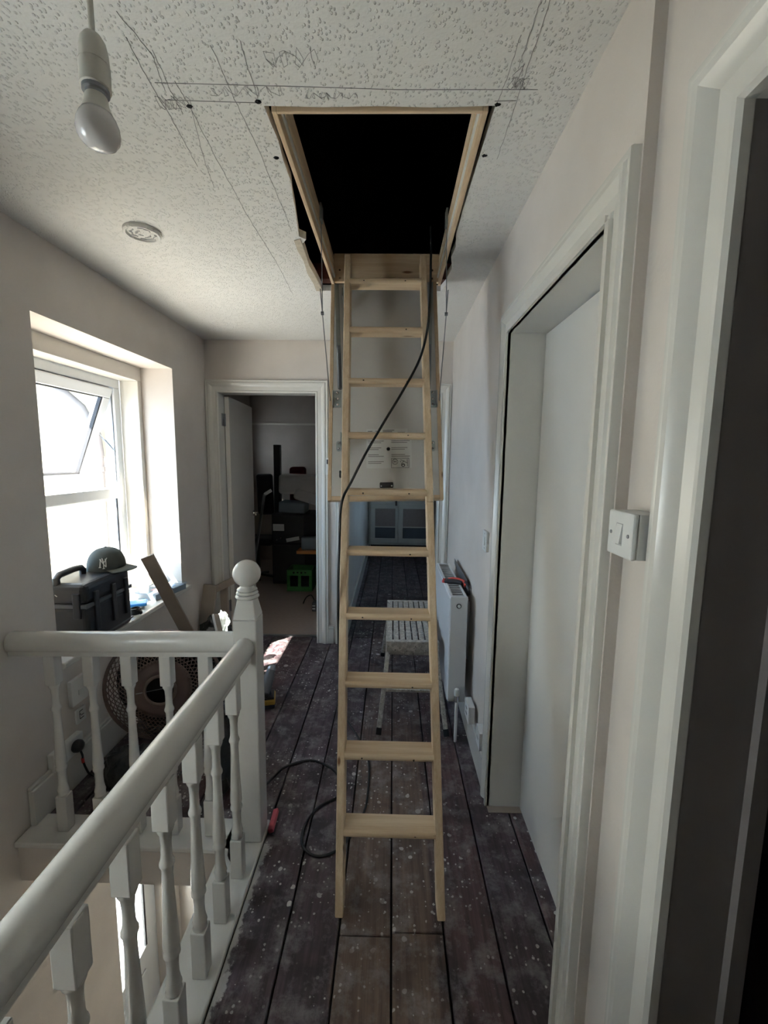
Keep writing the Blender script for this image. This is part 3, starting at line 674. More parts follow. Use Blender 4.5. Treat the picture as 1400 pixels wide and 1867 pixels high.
m.tube([fp(.047+.013*math.cos(t), .955+.013*math.sin(t), .0018) for t in [2*math.pi*k/20 for k in range(20)]], .0012, n=4, closed=True)
for a, b in (((.042,.95),(.042,.96)), ((.052,.95),(.052,.96)), ((.042,.955),(.052,.955)), ((.072,.945),(.105,.962)), ((.075,.968),(.09,.95)), ((.104,.943),(.106,.978)), ((.07,.952),(.076,.958))):
    m.tube([fp(*a, .0018), fp(*b, .0018)], .0013, n=4)
m.tube([fp(.085+.007*math.cos(t), .973+.006*math.sin(t), .0018) for t in [2*math.pi*k/14 for k in range(14)]], .0022, n=4, closed=True)
m.build('pictogram', MAT['black'], ic)
m = MB(); m.lathe(fp(.016,.892,0), [(.0085,0),(.0085,.004),(.005,.005),(.005,.001)], 20, FN); m.build('lock_hole', MAT['black'], flap)
hd = fbox(-.026, .037, 1.056, 1.082, 0, .012).build('catch_plate', MAT['black'], flap, bevel=.004)
for u in (-.019, .030): MB().cyl(fp(u,1.075,.012), fp(u,1.075,.0135), .0035, n=10).build('screw', MAT['chrome'], hd)
MB().cyl(fp(.05,1.128,-.03), fp(.05,1.160,-.03), .006, n=10).build('lock_bolt', MAT['black'], flap)
for sd in (-1, 1):
    c0 = -.230 if sd < 0 else .233; dv = 0 if sd < 0 else .008
    br = fbox(c0-.019, c0+.019, .590+dv, .678+dv, 0, .003).build('corner_bracket', MAT['zinc'], flap, bevel=.001)
    e = c0+sd*.0185; fbox(e-.0018, e+.0018, .600+dv, .678+dv, 0, .030).build('bracket_flange', MAT['zinc'], br)
    for v in (.603, .634, .664): m = MB(); m.lathe(fp(c0, v+dv, .003), [(.0075,0),(.0065,.003),(.003,.0045)], 12, FN); m.build('bolt', MAT['chrome'], br, smooth=True)
    m = MB(); c1 = -.220 if sd < 0 else .226
    m.lathe(fp(c1,.860+dv*.6,0), [(.012,0),(.012,.003)], 16, FN); m.lathe(fp(c1,.888+dv*.6,0), [(.012,0),(.012,.003)], 16, FN); q = fbox(c1-.012, c1+.012, .860+dv*.6, .888+dv*.6, 0, .003); m.add(q.v, q.f)
    op = m.build('bolt_plate', MAT['zinc'], flap)
    for v in (.860, .888): m = MB(); m.lathe(fp(c1, v+dv*.6, .003), [(.006,0),(.005,.003),(.002,.004)], 12, FN); m.build('bolt', MAT['chrome'], op, smooth=True)
    fbox((-.210 if sd < 0 else .212)-.004, (-.210 if sd < 0 else .212)+.004, 1.0, 1.030, 0, .02).build('trapdoor_catch', MAT['black'], flap)
    # stand-off brackets carrying the top ladder section
    for v in (.165, .885):
        u = (-.192 if sd < 0 else .196); m = MB(); q = fbox(u-.003, u+.003, v-.022, v+.022, 0, .155); m.add(q.v, q.f); q = fbox(u-.014, u+.014, v-.028, v+.028, 0, .003); m.add(q.v, q.f); m.build('ladder_bracket', MAT['zinc'], lad)
    # strut and spring beside the ladder
    A = V((-.298 if sd < 0 else .200, 2.318, 2.500)); B = fp(c0, .600+dv, .030)
    A = fp(-.240*1 if sd < 0 else .238, .020, .020); B = fp(-.214 if sd < 0 else .212, .600+dv, .030)
    MB().beam(A, A+(B-A)*.66, .010, .021, FX).build('lift_arm', MAT['zinc'], lad, bevel=.001)
    MB().cyl(A+(B-A)*.55, B, .0035, n=8).build('spring_rod', MAT['steel'], lad)
    hp = []; d = (B-A).normalized(); o1 = FX; o2 = d.cross(o1)
    s0, s1 = .60, .99; nt = 44
    for k in range(nt*7+1):
        t = k/(nt*7); hp.append(A+(B-A)*(s0+(s1-s0)*t)+(o1*math.cos(2*math.pi*k/7)+o2*math.sin(2*math.pi*k/7))*.0095)
    MB().tube(hp, .0022, n=4).build('spring', MAT['steel'], lad)
    # folding side stay from frame to trapdoor
    P0 = V((-.300, 1.835, 2.540)) if sd < 0 else V((.203, 1.870, 2.545)); P2 = fp(-.262 if sd < 0 else .262, .650+dv, .018); P1 = P0+(P2-P0)*.50+V((sd*.014, -.012, 0))
    MB().beam(P0, P1, .007, .003, FX).build('side_stay', MAT['steel'], lad); MB().beam(P1-(P2-P1)*.25, P2, .007, .003, FX).build('side_stay', MAT['steel'], lad)
    MB().cyl(P1-FX*.006, P1+FX*.006, .008, n=10).build('stay_pivot', MAT['steel'], lad)
    MB().box(P0.x-.004, P0.x+.004, P0.y-.012, P0.y+.03, 2.50, 2.56).build('stay_plate', MAT['zinc'], lad)
    for z in (2.49, 2.53): MB().cyl((-.29 if sd < 0 else .19, FY1-.0225, z), (-.29 if sd < 0 else .19, FY1-.0245, z), .005, n=8).build('screw', MAT['screw'], lad)

# ================================================================== EXTENSION CABLE
def spline(pts, per=8):
    pts = [V(p) for p in pts]; out = []
    for i in range(len(pts)-1):
        p0 = pts[max(i-1,0)]; p1 = pts[i]; p2 = pts[i+1]; p3 = pts[min(i+2,len(pts)-1)]
        for k in range(per):
            t = k/per; out.append(.5*((2*p1)+(p2-p0)*t+(2*p0-5*p1+4*p2-p3)*t*t+(3*p1-p0-3*p2+p3)*t**3))
    out.append(pts[-1]); return out
CB = [(.16,2.12,2.62),(.158,2.055,2.50),(.156,2.040,2.43),(.153,1.990,2.273),(.141,1.938,2.119),(.108,1.893,1.983),(.04,1.845,1.846),(-.038,1.800,1.71),(-.114,1.755,1.573),(-.166,1.718,1.463),(-.193,1.698,1.409),(-.2035,1.683,1.345),
      (-.2045,1.650,1.21),(-.2055,1.625,1.08),(-.2045,1.62,.95),(-.207,1.66,.78),(-.214,1.76,.60),(-.225,1.95,.42),(-.245,2.20,.20),(-.262,2.42,.035),(-.254,2.40,.0065),(-.162,2.217,.0055),(-.101,2.045,.0055),(-.093,1.826,.0055),(-.106,1.713,.0055),(-.15,1.60,.0055),(-.207,1.527,.0055),
      (-.281,1.506,.0055),(-.341,1.552,.0055),(-.352,1.637,.0055),(-.312,1.739,.0055),(-.232,1.803,.006),(-.195,1.86,.0065),(-.240,1.932,.0055),(-.298,1.998,.0055),(-.405,2.042,.0055),(-.52,1.99,.0055),(-.563,1.913,.0055),(-.62,1.80,.0055),(-.72,1.78,.02)]
ext = MB().tube(spline(CB), .0052, n=8).build('extension_cable', MAT['rubber'], smooth=True)
tag(ext, 'black cable hanging down from the loft across the ladder and coiling over the floorboards', 'cable')

# ================================================================== PENDANT AND CEILING PLATE
pd = thing('pendant_light', 'white bulb in an aged plastic holder hanging on a cord from the ceiling', 'light', (-.456, .712, ZC))
PX, PY, PZ = -.456, .712, 2.030
MB().cyl((PX,PY,PZ+.140), (PX-.004,PY+.002,ZC), .0042, n=10).build('flex', MAT['holder'], pd, smooth=True)
MB().lathe((PX-.004,PY+.002,ZC), [(.045,.0),(.045,-.006),(.036,-.018),(.012,-.026),(.006,-.030)], 28).build('ceiling_rose', MAT['holder'], pd, smooth=True)
MB().lathe((PX,PY,PZ), [(.007,.150),(.012,.148),(.017,.140),(.0195,.128),(.0205,.112),(.0205,.1105)], 24).build('holder_cap', MAT['holder'], pd, smooth=True)
MB().lathe((PX,PY,PZ), [(.0200,.1105),(.0200,.1090),(.0210,.1085),(.0210,.078),(.0195,.077)], 24).build('holder_skirt', MAT['holder'], pd, smooth=True)
MB().lathe((PX,PY,PZ), [(.0185,.077),(.0185,.072),(.0150,.071),(.0140,.066)], 24).build('holder_ring', MAT['steel'], pd, smooth=True)
BZ = lambda prof: [(r, .068-(.068-z)*.72) for r, z in prof]
MB().lathe((PX,PY,PZ), BZ([(.0140,.068),(.0155,.064),(.0165,.052),(.0200,.040),(.0215,.034)]), 24).build('bulb_collar', MAT['holder'], pd, smooth=True)
MB().lathe((PX,PY,PZ), BZ([(.0215,.034),(.0250,.026),(.0285,.014),(.0298,.0),(.0285,-.012),(.0240,-.022),(.0165,-.029),(.0080,-.0325),(.001,-.0332)]), 32).build('bulb', MAT['bulb'], pd, smooth=True, angle=80)
m = MB(); m.lathe((-1.038,1.862,ZC), [(.070,.002),(.070,-.010),(.066,-.015),(.060,-.015),(.056,-.006),(.054,-.006),(.052,-.009),(.001,-.010)], 40)
cp = tag(m.build('ceiling_plate', MAT['ceiling'], smooth=True, angle=30), 'round white painted blanking plate on the ceiling near the window wall', 'cover plate')
m = MB()
for k, (a0, a1, r) in enumerate(((.2,2.2,.046),(2.6,4.4,.040),(4.8,6.0,.046),(.6,1.7,.030),(3.2,4.6,.022),(1.9,3.0,.014))):
    m.tube([(-1.038+r*math.cos(a0+(a1-a0)*t/8)+.006*math.sin(t*2+k), 1.862+r*math.sin(a0+(a1-a0)*t/8), ZC-.0105) for t in range(9)], .0022, n=5)
m.build('embossed_relief', MAT['radg'], cp)

# ================================================================== SWITCHES AND SOCKETS
def plate(name, label, cat, c, U, N, w, h, d, mat=MAT['whitep'], bev=.004, group=None):
    """wall plate: c = centre on the wall, U = width direction, N = outward normal"""
    c = V(c); U = V(U); N = V(N); t = thing(name, label, cat, c-V((0,0,h/2)), group)
    MB().obox(c+N*(d*.40), U, (0,0,1), N, w/2-.001, h/2-.001, d*.40).build('back_box', mat, t, bevel=.002)
    MB().obox(c+N*(d*.90), U, (0,0,1), N, w/2, h/2, d*.10).build('face_plate', mat, t, bevel=bev)
    return t, c+N*d
t, f = plate('light_switch', 'white surface mounted rocker light switch beside the nearest doorway', 'switch', (XN, .809, 1.425), (0,1,0), (-1,0,0), .088, .086, .054)
m = MB(); m.prism([(f.x, .800, 1.444), (f.x-.0005, .800, 1.444), (f.x-.0055, .800, 1.407), (f.x, .800, 1.405)], (0,.019,0)); m.build('rocker', MAT['whitep'], t, bevel=.0008)
m = MB(); m.box(f.x-.0005, f.x, .7985, .8205, 1.4035, 1.4455); m.build('rocker_gap', MAT['radg'], t)
for y in (.779, .839): MB().cyl((f.x+.001,y,1.425), (f.x-.0012,y,1.425), .0036, n=12).build('screw', MAT['steel'], t)
t, f = plate('light_switch', 'small white switch on the wall above the radiator valve end', 'switch', (XR, 2.042, 1.175), (0,1,0), (-1,0,0), .086, .098, .012)
MB().box(f.x-.004, f.x, 2.030, 2.054, 1.155, 1.195).build('rocker', MAT['whitep'], t, bevel=.001)
for z in (1.140, 1.210): MB().cyl((f.x+.001,2.042,z), (f.x-.001,2.042,z), .003, n=10).build('screw', MAT['steel'], t)
t, f = plate('wall_socket', 'white double socket box low on the wall beneath the radiator valve', 'socket', (.444, 2.135, .245), (0,1,0), (-1,0,0), .105, .095, .034)
for z in (.232, .262): MB().box(f.x-.001, f.x+.001, 2.120, 2.150, z-.004, z+.004).build('socket_slot', MAT['black'], t)
t, f = plate('wall_socket', 'white cable outlet box low beside the flush door frame', 'socket', (XR, 1.93, .235), (0,1,0), (-1,0,0), .085, .090, .030)
MB().box(f.x-.001, f.x+.001, 1.915, 1.945, .23, .24).build('socket_slot', MAT['radg'], t)
t, f = plate('wall_socket', 'white switched outlet on the wall just below the window board', 'socket', (XL, 1.905, .447), (0,1,0), (1,0,0), .105, .125, .020)
MB().box(f.x-.001, f.x+.004, 1.893, 1.917, .425, .450).build('rocker', MAT['whitep'], t, bevel=.001)
t, f = plate('network_outlet', 'small white outlet plate with printed markings above the plug', 'socket', (XL, 1.915, .312), (0,1,0), (1,0,0), .062, .070, .010)
m = MB()
for z0, y0, y1 in ((.334,1.905,1.925),(.318,1.903,1.912),(.310,1.912,1.930),(.296,1.903,1.930)): m.box(f.x, f.x+.0006, y0, y1, z0-.002, z0+.002)
m.box(f.x, f.x+.0006, 1.902, 1.905, .296, .336); m.build('printed_marking', MAT['black'], t)
t, f = plate('wall_socket', 'white twin mains socket above the skirting holding a black plug', 'socket', (XL, 1.800, .205), (0,1,0), (1,0,0), .180, .085, .030)
pg = thing('mains_plug', 'black mains plug with drooping lead in the twin socket', 'plug', (-1.46, 1.835, .15))
m = MB(); m.lathe((XL+.030,1.835,.205), [(.026,0),(.029,.006),(.028,.022),(.020,.032),(.006,.036)], 16, (1,0,0)); m.build('plug_body', MAT['black'], pg, smooth=True)
MB().tube(spline([(-1.445,1.835,.185),(-1.438,1.837,.155),(-1.440,1.840,.13),(-1.436,1.850,.08),(-1.425,1.87,.03),(-1.36,1.90,.008)]), .0045, n=8).build('plug_lead', MAT['rubber'], pg, smooth=True)
MB().tube([(-1.4405,1.8385,.142),(-1.4395,1.840,.118)], .0062, n=8).build('lead_tag', MAT['red'], pg)
t, f = plate('thermostat', 'white wall thermostat with dark display between the far doorways', 'thermostat', (-.500, YE, 1.495), (1,0,0), (0,-1,0), .075, .135, .022)
MB().box(-.530, -.490, f.y-.0008, f.y, 1.512, 1.548).build('display', MAT['black'], t)

# ================================================================== RADIATOR AND SAW
rd = thing('radiator', 'white panel radiator on the wall with grey top grille', 'radiator', (.37, 2.62, .22))
R0, R1, Q0, Q1, T0, T1 = .320, .420, 2.250, 3.000, .222, .828
MB().box(R0, R0+.014, Q0+.004, Q1-.004, T0+.006, T1-.010).build('front_panel', MAT['radw'], rd, bevel=.006)
MB().box(R1-.014, R1, Q0+.004, Q1-.004, T0+.006, T1-.010).build('back_panel', MAT['radw'], rd, bevel=.004)
for y in (Q0, Q1-.010): MB().box(R0+.004, R1-.002, y, y+.010, T0, T1).build('end_cover', MAT['radw'], rd, bevel=.004)
m = MB()
for k in range(18):
    y = Q0+.02+k*.0405; m.box(R0+.020, R1-.020, y, y+.020, T1-.012, T1-.004)
tg = MB().box(R0+.016, R1-.016, Q0+.010, Q1-.010, T1-.030, T1-.012).build('grille_tray', MAT['dark'], rd)
tag(m.build('grille_slots', MAT['radg'], rd), None, None, None, 'stuff')
MB().box(R0+.006, R0+.020, Q0+.006, Q1-.006, T1-.014, T1).build('top_rail', MAT['radw'], rd, bevel=.003); MB().box(R1-.020, R1-.006, Q0+.006, Q1-.006, T1-.014, T1).build('top_rail', MAT['radw'], rd, bevel=.003)
m = MB(); m.lathe((.370,Q0,.775), [(.014,0),(.014,.003),(.010,.004)], 18, (0,-1,0)); vp_ = m.build('vent_socket', MAT['black'], rd)
MB().lathe((.370,Q0-.003,.775), [(.0085,0),(.0080,.007),(.0030,.007),(.0030,.004)], 16, (0,-1,0)).build('vent_plug', MAT['whitep'], vp_, smooth=True)
MB().cyl((.372,Q0+.004,.262), (.372,Q0-.020,.262), .012, n=14).build('valve_tail', MAT['chrome'], rd, smooth=True)
MB().cyl((.372,Q0-.020,.238), (.372,Q0-.020,.272), .014, n=14).build('valve_body', MAT['chrome'], rd, smooth=True)
MB().lathe((.372,Q0-.020,.270), [(.013,0),(.015,.006),(.015,.030),(.011,.040),(.004,.042)], 18).build('valve_head', MAT['whitep'], rd, smooth=True)
MB().cyl((.372,Q0-.020,.0), (.372,Q0-.020,.238), .0085, n=12).build('supply_pipe', MAT['whitep'], rd, smooth=True)
MB().cyl((.372,Q1+.02,.0), (.372,Q1+.02,.27), .0085, n=12).build('supply_pipe', MAT['whitep'], rd, smooth=True)
for y in (2.42, 2.83): MB().box(R1, XR, y-.015, y+.015, .40, .75).build('wall_bracket', MAT['radw'], rd)
sw = thing('hand_saw', 'red and black gripped hand saw lying across the radiator top', 'saw', (.38, 2.42, .830))
gr = MB().tube([(.318,2.475,.846),(.335,2.470,.850),(.365,2.455,.853),(.395,2.435,.854),(.412,2.420,.853)], [.010,.0135,.0145,.0145,.012], n=12).build('grip', MAT['black'], sw, smooth=True)
MB().tube([(.338,2.482,.860),(.365,2.470,.867),(.395,2.450,.868),(.418,2.428,.864),(.426,2.405,.855),(.424,2.385,.845)], [.005,.0065,.0075,.0085,.009,.008], n=10).build('grip_back', MAT['red'], sw, smooth=True)
MB().tube([(.312,2.478,.838),(.314,2.479,.848),(.318,2.480,.862)], [.011,.012,.009], n=10).build('grip_end', MAT['red'], sw, smooth=True)
MB().tube([(.424,2.41,.856),(.434,2.395,.852),(.440,2.375,.835),(.442,2.37,.80)], [.010,.011,.010,.008], n=10).build('saw_neck', MAT['black'], sw, smooth=True)
m = MB(); m.prism([(.4400,2.42,.872),(.4400,2.42,.775),(.4400,2.93,.845),(.4400,2.93,.880)], (.0012,0,0)); m.build('blade', MAT['steel'], sw)

# ================================================================== STEP PLATFORM
hp_ = thing('work_platform', 'paint splashed aluminium work platform step standing behind the ladder', 'step', (.13, 2.75, 0))
A0, A1, B0, B1, ZT = -.020, .285, 2.400, 3.150, .500
AL = MAT['alu']
for k in range(8):
    w = (A1-A0)/8; MB().box(A0+k*w+.004, A0+(k+1)*w-.004, B0+.03, B1-.03, ZT-.016, ZT).build('deck_slat', AL, hp_, bevel=.002)
for y in (B0, B1-.03): MB().box(A0-.004, A1+.004, y, y+.03, ZT-.062, ZT+.001).build('deck_end', AL, hp_, bevel=.004)
for x in (A0-.004, A1-.012): MB().box(x, x+.016, B0+.03, B1-.03, ZT-.060, ZT-.017).build('deck_side', AL, hp_, bevel=.002)
def leg_pair(y0, y1):
    for x0, x1 in ((A0+.012, -.055), (A1-.012, .325)):
        lg = MB().beam((x0, y0, ZT-.060), (x1, y1, .030), .026, .026, (0,1,0)).build('leg', AL, hp_, bevel=.003)
        q = V((x0,y0,ZT-.060)); r_ = V((x1,y1,.030)); d = (r_-q).normalized(); MB().beam(r_-d*.012, r_+d*.026, .031, .031, (0,1,0)).build('rubber_foot', MAT['rubber'], lg, bevel=.003)
    s0 = .52; q = [V((a, y0, ZT-.060)).lerp(V((b, y1, .03)), s0) for a, b in ((A0+.012,-.055),(A1-.012,.325))]
    MB().beam(q[0], q[1], .028, .016, (0,0,1)).build('cross_brace', AL, hp_, bevel=.002)
    q = [V((a, y0, ZT-.060)).lerp(V((b, y1, .03)), .05) for a, b in ((A0+.012,-.055),(A1-.012,.325))]
    MB().beam(q[0], q[1], .030, .022, (0,0,1)).build('cross_brace', AL, hp_, bevel=.002)
leg_pair(B0+.045, B0-.125); leg_pair(B1-.045, B1+.10)
MB().beam((-.030, B0+.0, .30), (.02, B0+.30, ZT-.06), .014, .004).build('fold_stay', AL, hp_)

# ================================================================== LANDING FLOOR THINGS
dr = thing('cordless_drill', 'yellow and black cordless drill standing on its battery beside the newel', 'drill', (-.765, 2.545, 0))
bt = MB().obox((-.762,2.545,.044), (1,.25,0), (-.25,1,0), (0,0,1), .040, .060, .018).build('battery_base', MAT['yellow'], dr, bevel=.008)
MB().obox((-.762,2.545,.014), (1,.25,0), (-.25,1,0), (0,0,1), .037, .056, .0135).build('battery', MAT['black'], bt, bevel=.006)
MB().obox((-.762,2.545,.066), (1,.25,0), (-.25,1,0), (0,0,1), .034, .054, .008).build('battery_shoe', MAT['black'], bt, bevel=.005)
MB().tube([(-.765,2.545,.065),(-.768,2.54,.100),(-.766,2.545,.145)], [.024,.021,.024], n=12).build('handle', MAT['black'], dr, smooth=True)
MB().lathe((-.762,2.525,.165), [(.020,-.075),(.030,-.068),(.033,-.03),(.033,.03),(.028,.05),(.026,.07)], 18, (.15,.6,.8)).build('motor_body', MAT['pipe'], dr, smooth=True)
MB().lathe((-.762,2.525,.165), [(.026,-.095),(.033,-.086),(.0335,-.072),(.030,-.066)], 18, (.15,.6,.8)).build('rear_cap', MAT['black'], dr, smooth=True)
MB().lathe((-.762,2.525,.165), [(.0265,.07),(.027,.085),(.020,.098),(.010,.104)], 18, (.15,.6,.8)).build('chuck', MAT['steel'], dr, smooth=True)
MB().obox((-.758,2.512,.125), (1,0,0), (0,1,0), (0,0,1), .006, .012, .012).build('trigger', MAT['black'], dr, bevel=.004)
m = MB(); m.prism([(-.502,1.690,.012),(-.478,1.702,.004),(-.476,1.712,.004),(-.500,1.712,.012),(-.504,1.70,.020)], (0,0,.004)); m = MB()
m.obox((-.487,1.655,.016), (1,.05,.35), (-.05,1,0), (-.35,0,1), .011, .055, .009)
tag(m.build('red_offcut', MAT['pink'], bevel=.003), 'faded red offcut leaning at the foot of the newel', 'offcut')
m = MB(); m.blob((-.600,1.487,.034), (.014,.030,.032), .3, 5, 16, 10, True, 3); tag(m.build('black_piece', MAT['black'], smooth=True), 'small black wedge lying on the white nosing behind the balusters', 'piece')  # plain black blob set on the nosing

# heap behind the balustrade
for c, r_, sd_, lab in (((-1.20,1.84,.085), (.15,.11,.10), 1, 'black plastic sack lying under the woven shade by the window wall'), ((-.77,1.93,.155), (.10,.17,.20), 4, 'taller black plastic sack slumped beside the newel post'), ((-1.30,2.32,.13), (.11,.11,.16), 7, 'black plastic sack at the back of the heap behind the woven shade')):
    tag(MB().blob(c, r_, .32, 5.5, 40, 24, True, sd_).build('rubble_sack', MAT['bag'], smooth=True, angle=180), lab, 'sack', 'black sacks heaped behind the balustrade')
ws = thing('woven_shade', 'large round brown woven shade with a dark open centre on the black sacks', 'lampshade', (-1.14, 2.0, .14))
WC = V((-1.135, 2.02, .415)); WN = V((.22, -1, .10)).normalized(); WA = WN.cross(V((0,0,1))).normalized(); WB = WA.cross(WN); WR = .272
def wp(r, a, d=0): return WC+(WA*math.cos(a)+WB*math.sin(a))*r+WN*(d+.07*(1-(r/WR)**2))
MB().tube([wp(WR, 2*math.pi*k/64) for k in range(64)], .009, n=8, closed=True).build('rim', MAT['cane'], ws, smooth=True)
m = MB()
for s_ in (-1, 1):
    for k in range(52):
        a0 = 2*math.pi*k/52; m.tube([wp(.135+(WR-.135)*j/7, a0+s_*.62*j/7, .001*s_) for j in range(8)], .0021, n=4)
for r_ in (.165, .195, .225, .25): m.tube([wp(r_, 2*math.pi*k/48) for k in range(48)], .002, n=4, closed=True)
tag(m.build('cane_weave', MAT['cane'], ws), None, None, None, 'stuff')
m = MB(); m.grid(lambda u, v: wp(.070+.075*v, 2*math.pi*u, -.004), 48, 4, True); q = m.build('inner_disc', MAT['cane2'], ws, smooth=True); q.modifiers.new('solid', 'SOLIDIFY').thickness = .006
MB().tube([wp(.070, 2*math.pi*k/40) for k in range(40)], .008, n=8, closed=True).build('centre_rim', MAT['cane'], ws, smooth=True)
m = MB(); m.grid(lambda u, v: wp(.002+.25*v, 2*math.pi*u, -.10-.05*(1-v)), 32, 4, True); q = m.build('back_shell', MAT['dark'], ws, smooth=True); q.modifiers.new('solid', 'SOLIDIFY').thickness = .004  # shell blackened to put the shade of the open centre into colour
MB().tube([wp(.075, math.pi*.93, .004), wp(.11, -.08, .006)], .0016, n=5).build('centre_wire', MAT['steel'], ws)

# ================================================================== WINDOW BOARD THINGS
SZ = .632
tc = thing('tool_case', 'bulky black plastic tool case with top handle on the window board', 'case', (-1.575, 2.125, SZ))
cb = MB().box(-1.70, -1.450, 1.948, 2.300, SZ, .835).build('case_body', MAT['black'], tc, bevel=.022, segs=3)
cl = MB().box(-1.70, -1.450, 1.948, 2.300, .842, .948).build('case_lid', MAT['black'], tc, bevel=.028, segs=3)
MB().box(-1.704, -1.446, 1.944, 2.304, .828, .848).build('lid_seam', MAT['pipe'], tc, bevel=.004)
MB().box(-1.702, -1.447, 1.945, 2.303, .655, .664).build('foot_seam', MAT['pipe'], cb, bevel=.003)
for x in (-1.66, -1.51): MB().box(x, x+.035, 1.938, 1.950, .78, .905).build('case_latch', MAT['black'], tc, bevel=.004)
for y in (2.00, 2.13, 2.235): MB().box(-1.452, -1.438, y, y+.030, .700, .90).build('case_rib', MAT['black'], tc, bevel=.005)
MB().tube([(-1.60,1.968,.940),(-1.60,1.966,.968),(-1.60,1.985,.983),(-1.60,2.08,.988),(-1.60,2.13,.985),(-1.60,2.145,.968),(-1.60,2.143,.940)], .016, n=10).build('carry_handle', MAT['black'], tc, smooth=True)
m = MB(); m.tube([(-1.652,1.944,.915),(-1.640,1.9435,.905),(-1.648,1.9435,.893),(-1.632,1.944,.887)], .0022, n=5); m.tube([(-1.595,1.9445,.897),(-1.585,1.9445,.889)], .002, n=5); m.build('paint_scrape', MAT['paper'], tc)
cpz = thing('baseball_cap', 'grey green cloth cap with pale monogram resting on the black case', 'cap', (-1.53, 2.24, .95))
CC = V((-1.545, 2.250, .9485))
def capf(u, v):
    th = 2*math.pi*u; ph = math.pi/2*v; s_ = math.cos(ph)**.75
    return CC+V((.088*s_*math.cos(th), .100*s_*math.sin(th), .112*math.sin(ph)**.9+.004))
m = MB(); m.grid(capf, 32, 12, True); m.build('crown', MAT['cap'], cpz, smooth=True, angle=80)
MB().lathe(CC+V((0,0,.117)), [(.007,-.002),(.006,.003),(.002,.005)], 12).build('top_button', MAT['cap'], cpz, smooth=True)
m = MB(); m.grid(lambda u, v: CC+V((.084*math.cos(-.95+1.9*u)*(1+.85*v), .098*math.sin(-.95+1.9*u)*(1+.10*v), .012-.006*v-.012*math.sin(1.9*u-.95)**2*v)), 16, 6); q = m.build('peak', MAT['cap'], cpz, smooth=True); q.modifiers.new('solid', 'SOLIDIFY').thickness = .004
# interlocked letter monogram on the front of the crown
def cs(a, b):   # a across, b up -> on the crown surface
    th = -1.05+a/.09; return CC+V((.0915*math.cos(th)*(1-.16*(b/.05)), .1035*math.sin(th)*(1-.16*(b/.05)), .030+b))
m = MB()
for seg in (((-.016,.0),(-.016,.040)), ((-.016,.040),(.010,.0)), ((.010,.0),(.010,.040)), ((-.008,.046),(.0,.022)), ((.016,.046),(.0,.022)), ((.0,.022),(.0,-.006)), ((-.021,.0),(-.011,.0)), ((-.021,.040),(-.012,.040)), ((.005,.040),(.015,.040)), ((-.005,-.006),(.005,-.006))):
    m.tube([cs(seg[0][0]+(seg[1][0]-seg[0][0])*k/5, seg[0][1]+(seg[1][1]-seg[0][1])*k/5) for k in range(6)], .0023, n=5)
m.build('monogram', MAT['logo'], cpz)
tb = thing('timber_board', 'rough timber board leaning diagonally against the window board', 'timber', (-1.12, 2.63, 0))
MB().beam((-1.405,2.395,.985), (-1.085,2.60,.012), .070, .021, (-.35,.9,.0)).build('board', MAT['ply'], tb, bevel=.002)
tb2 = thing('timber_board', 'short narrow timber length propped beside the leaning board', 'timber', (-1.0, 2.45, 0))
MB().beam((-1.16,2.72,.52), (-.86,2.30,.03), .045, .020, (.3,.3,.9)).build('board', MAT['ply'], tb2, bevel=.002)
# organiser box and odds and ends
og = thing('organiser_box', 'clear lidded organiser box with blue latch at the end of the window board', 'box', (-1.56, 2.80, SZ))
OU = V((.80,-.60,0)).normalized(); OV = V((.60,.80,0)).normalized(); OC = V((-1.575,2.800,SZ))
OU = V((1,-.25,0)).normalized(); OV = V((.25,1,0)).normalized()
MB().obox(OC+V((0,0,.021)), OU, OV, (0,0,1), .105, .140, .020).build('tray', MAT['greyp'], og, bevel=.005)
MB().obox(OC+V((0,0,.048)), OU, OV, (0,0,1), .108, .143, .005).build('lid', MAT['clearb'], og, bevel=.003)
for k, (a, b, mt) in enumerate(((-.05,-.08,'paper'),(.03,-.05,'pinkp'),(-.04,.02,'paper'),(.04,.06,'blue'),(-.03,.10,'paper'))): MB().obox(OC+OU*a+OV*b+V((0,0,.0425)), OU, OV, (0,0,1), .032, .020, .0012).build('compartment_item', MAT[mt], og)
MB().obox(OC+OU*.108+OV*(-.02)+V((0,0,.035)), OU, OV, (0,0,1), .006, .022, .016).build('latch', MAT['blue'], og, bevel=.003)
tag(MB().obox((-1.60,2.50,SZ+.009), (1,.2,0), (-.2,1,0), (0,0,1), .075, .060, .008).build('paper_stack', MAT['paper'], bevel=.002), 'small stack of white papers beside the black case', 'papers')
m = MB(); m.obox((-1.565,2.505,SZ+.029), (1,.5,0), (-.5,1,0), (0,0,1), .070, .045, .010); tag(m.build('blue_packet', MAT['blue'], bevel=.006), 'bright blue packet lying on the stack of papers', 'packet')
m = MB(); m.obox((-1.690,2.560,SZ+.075), (.3,1,0), (-1,.3,-.25), (0,.1,1), .055, .004, .070); tag(m.build('pink_leaflet', MAT['pinkp']), 'pink leaflet propped behind the blue packet', 'leaflet')
cc = []
for k in range(90): a = k*.42; cc.append((-1.490+.028*math.cos(a)*(1+.15*math.sin(k*.9)), 2.395+.030*math.sin(a), SZ+.008+.036*k/90))
tag(MB().tube(cc, .0038, n=6).build('coiled_lead', MAT['rubber'], smooth=True), 'small coil of thin black lead on the window board beside the case', 'cable')

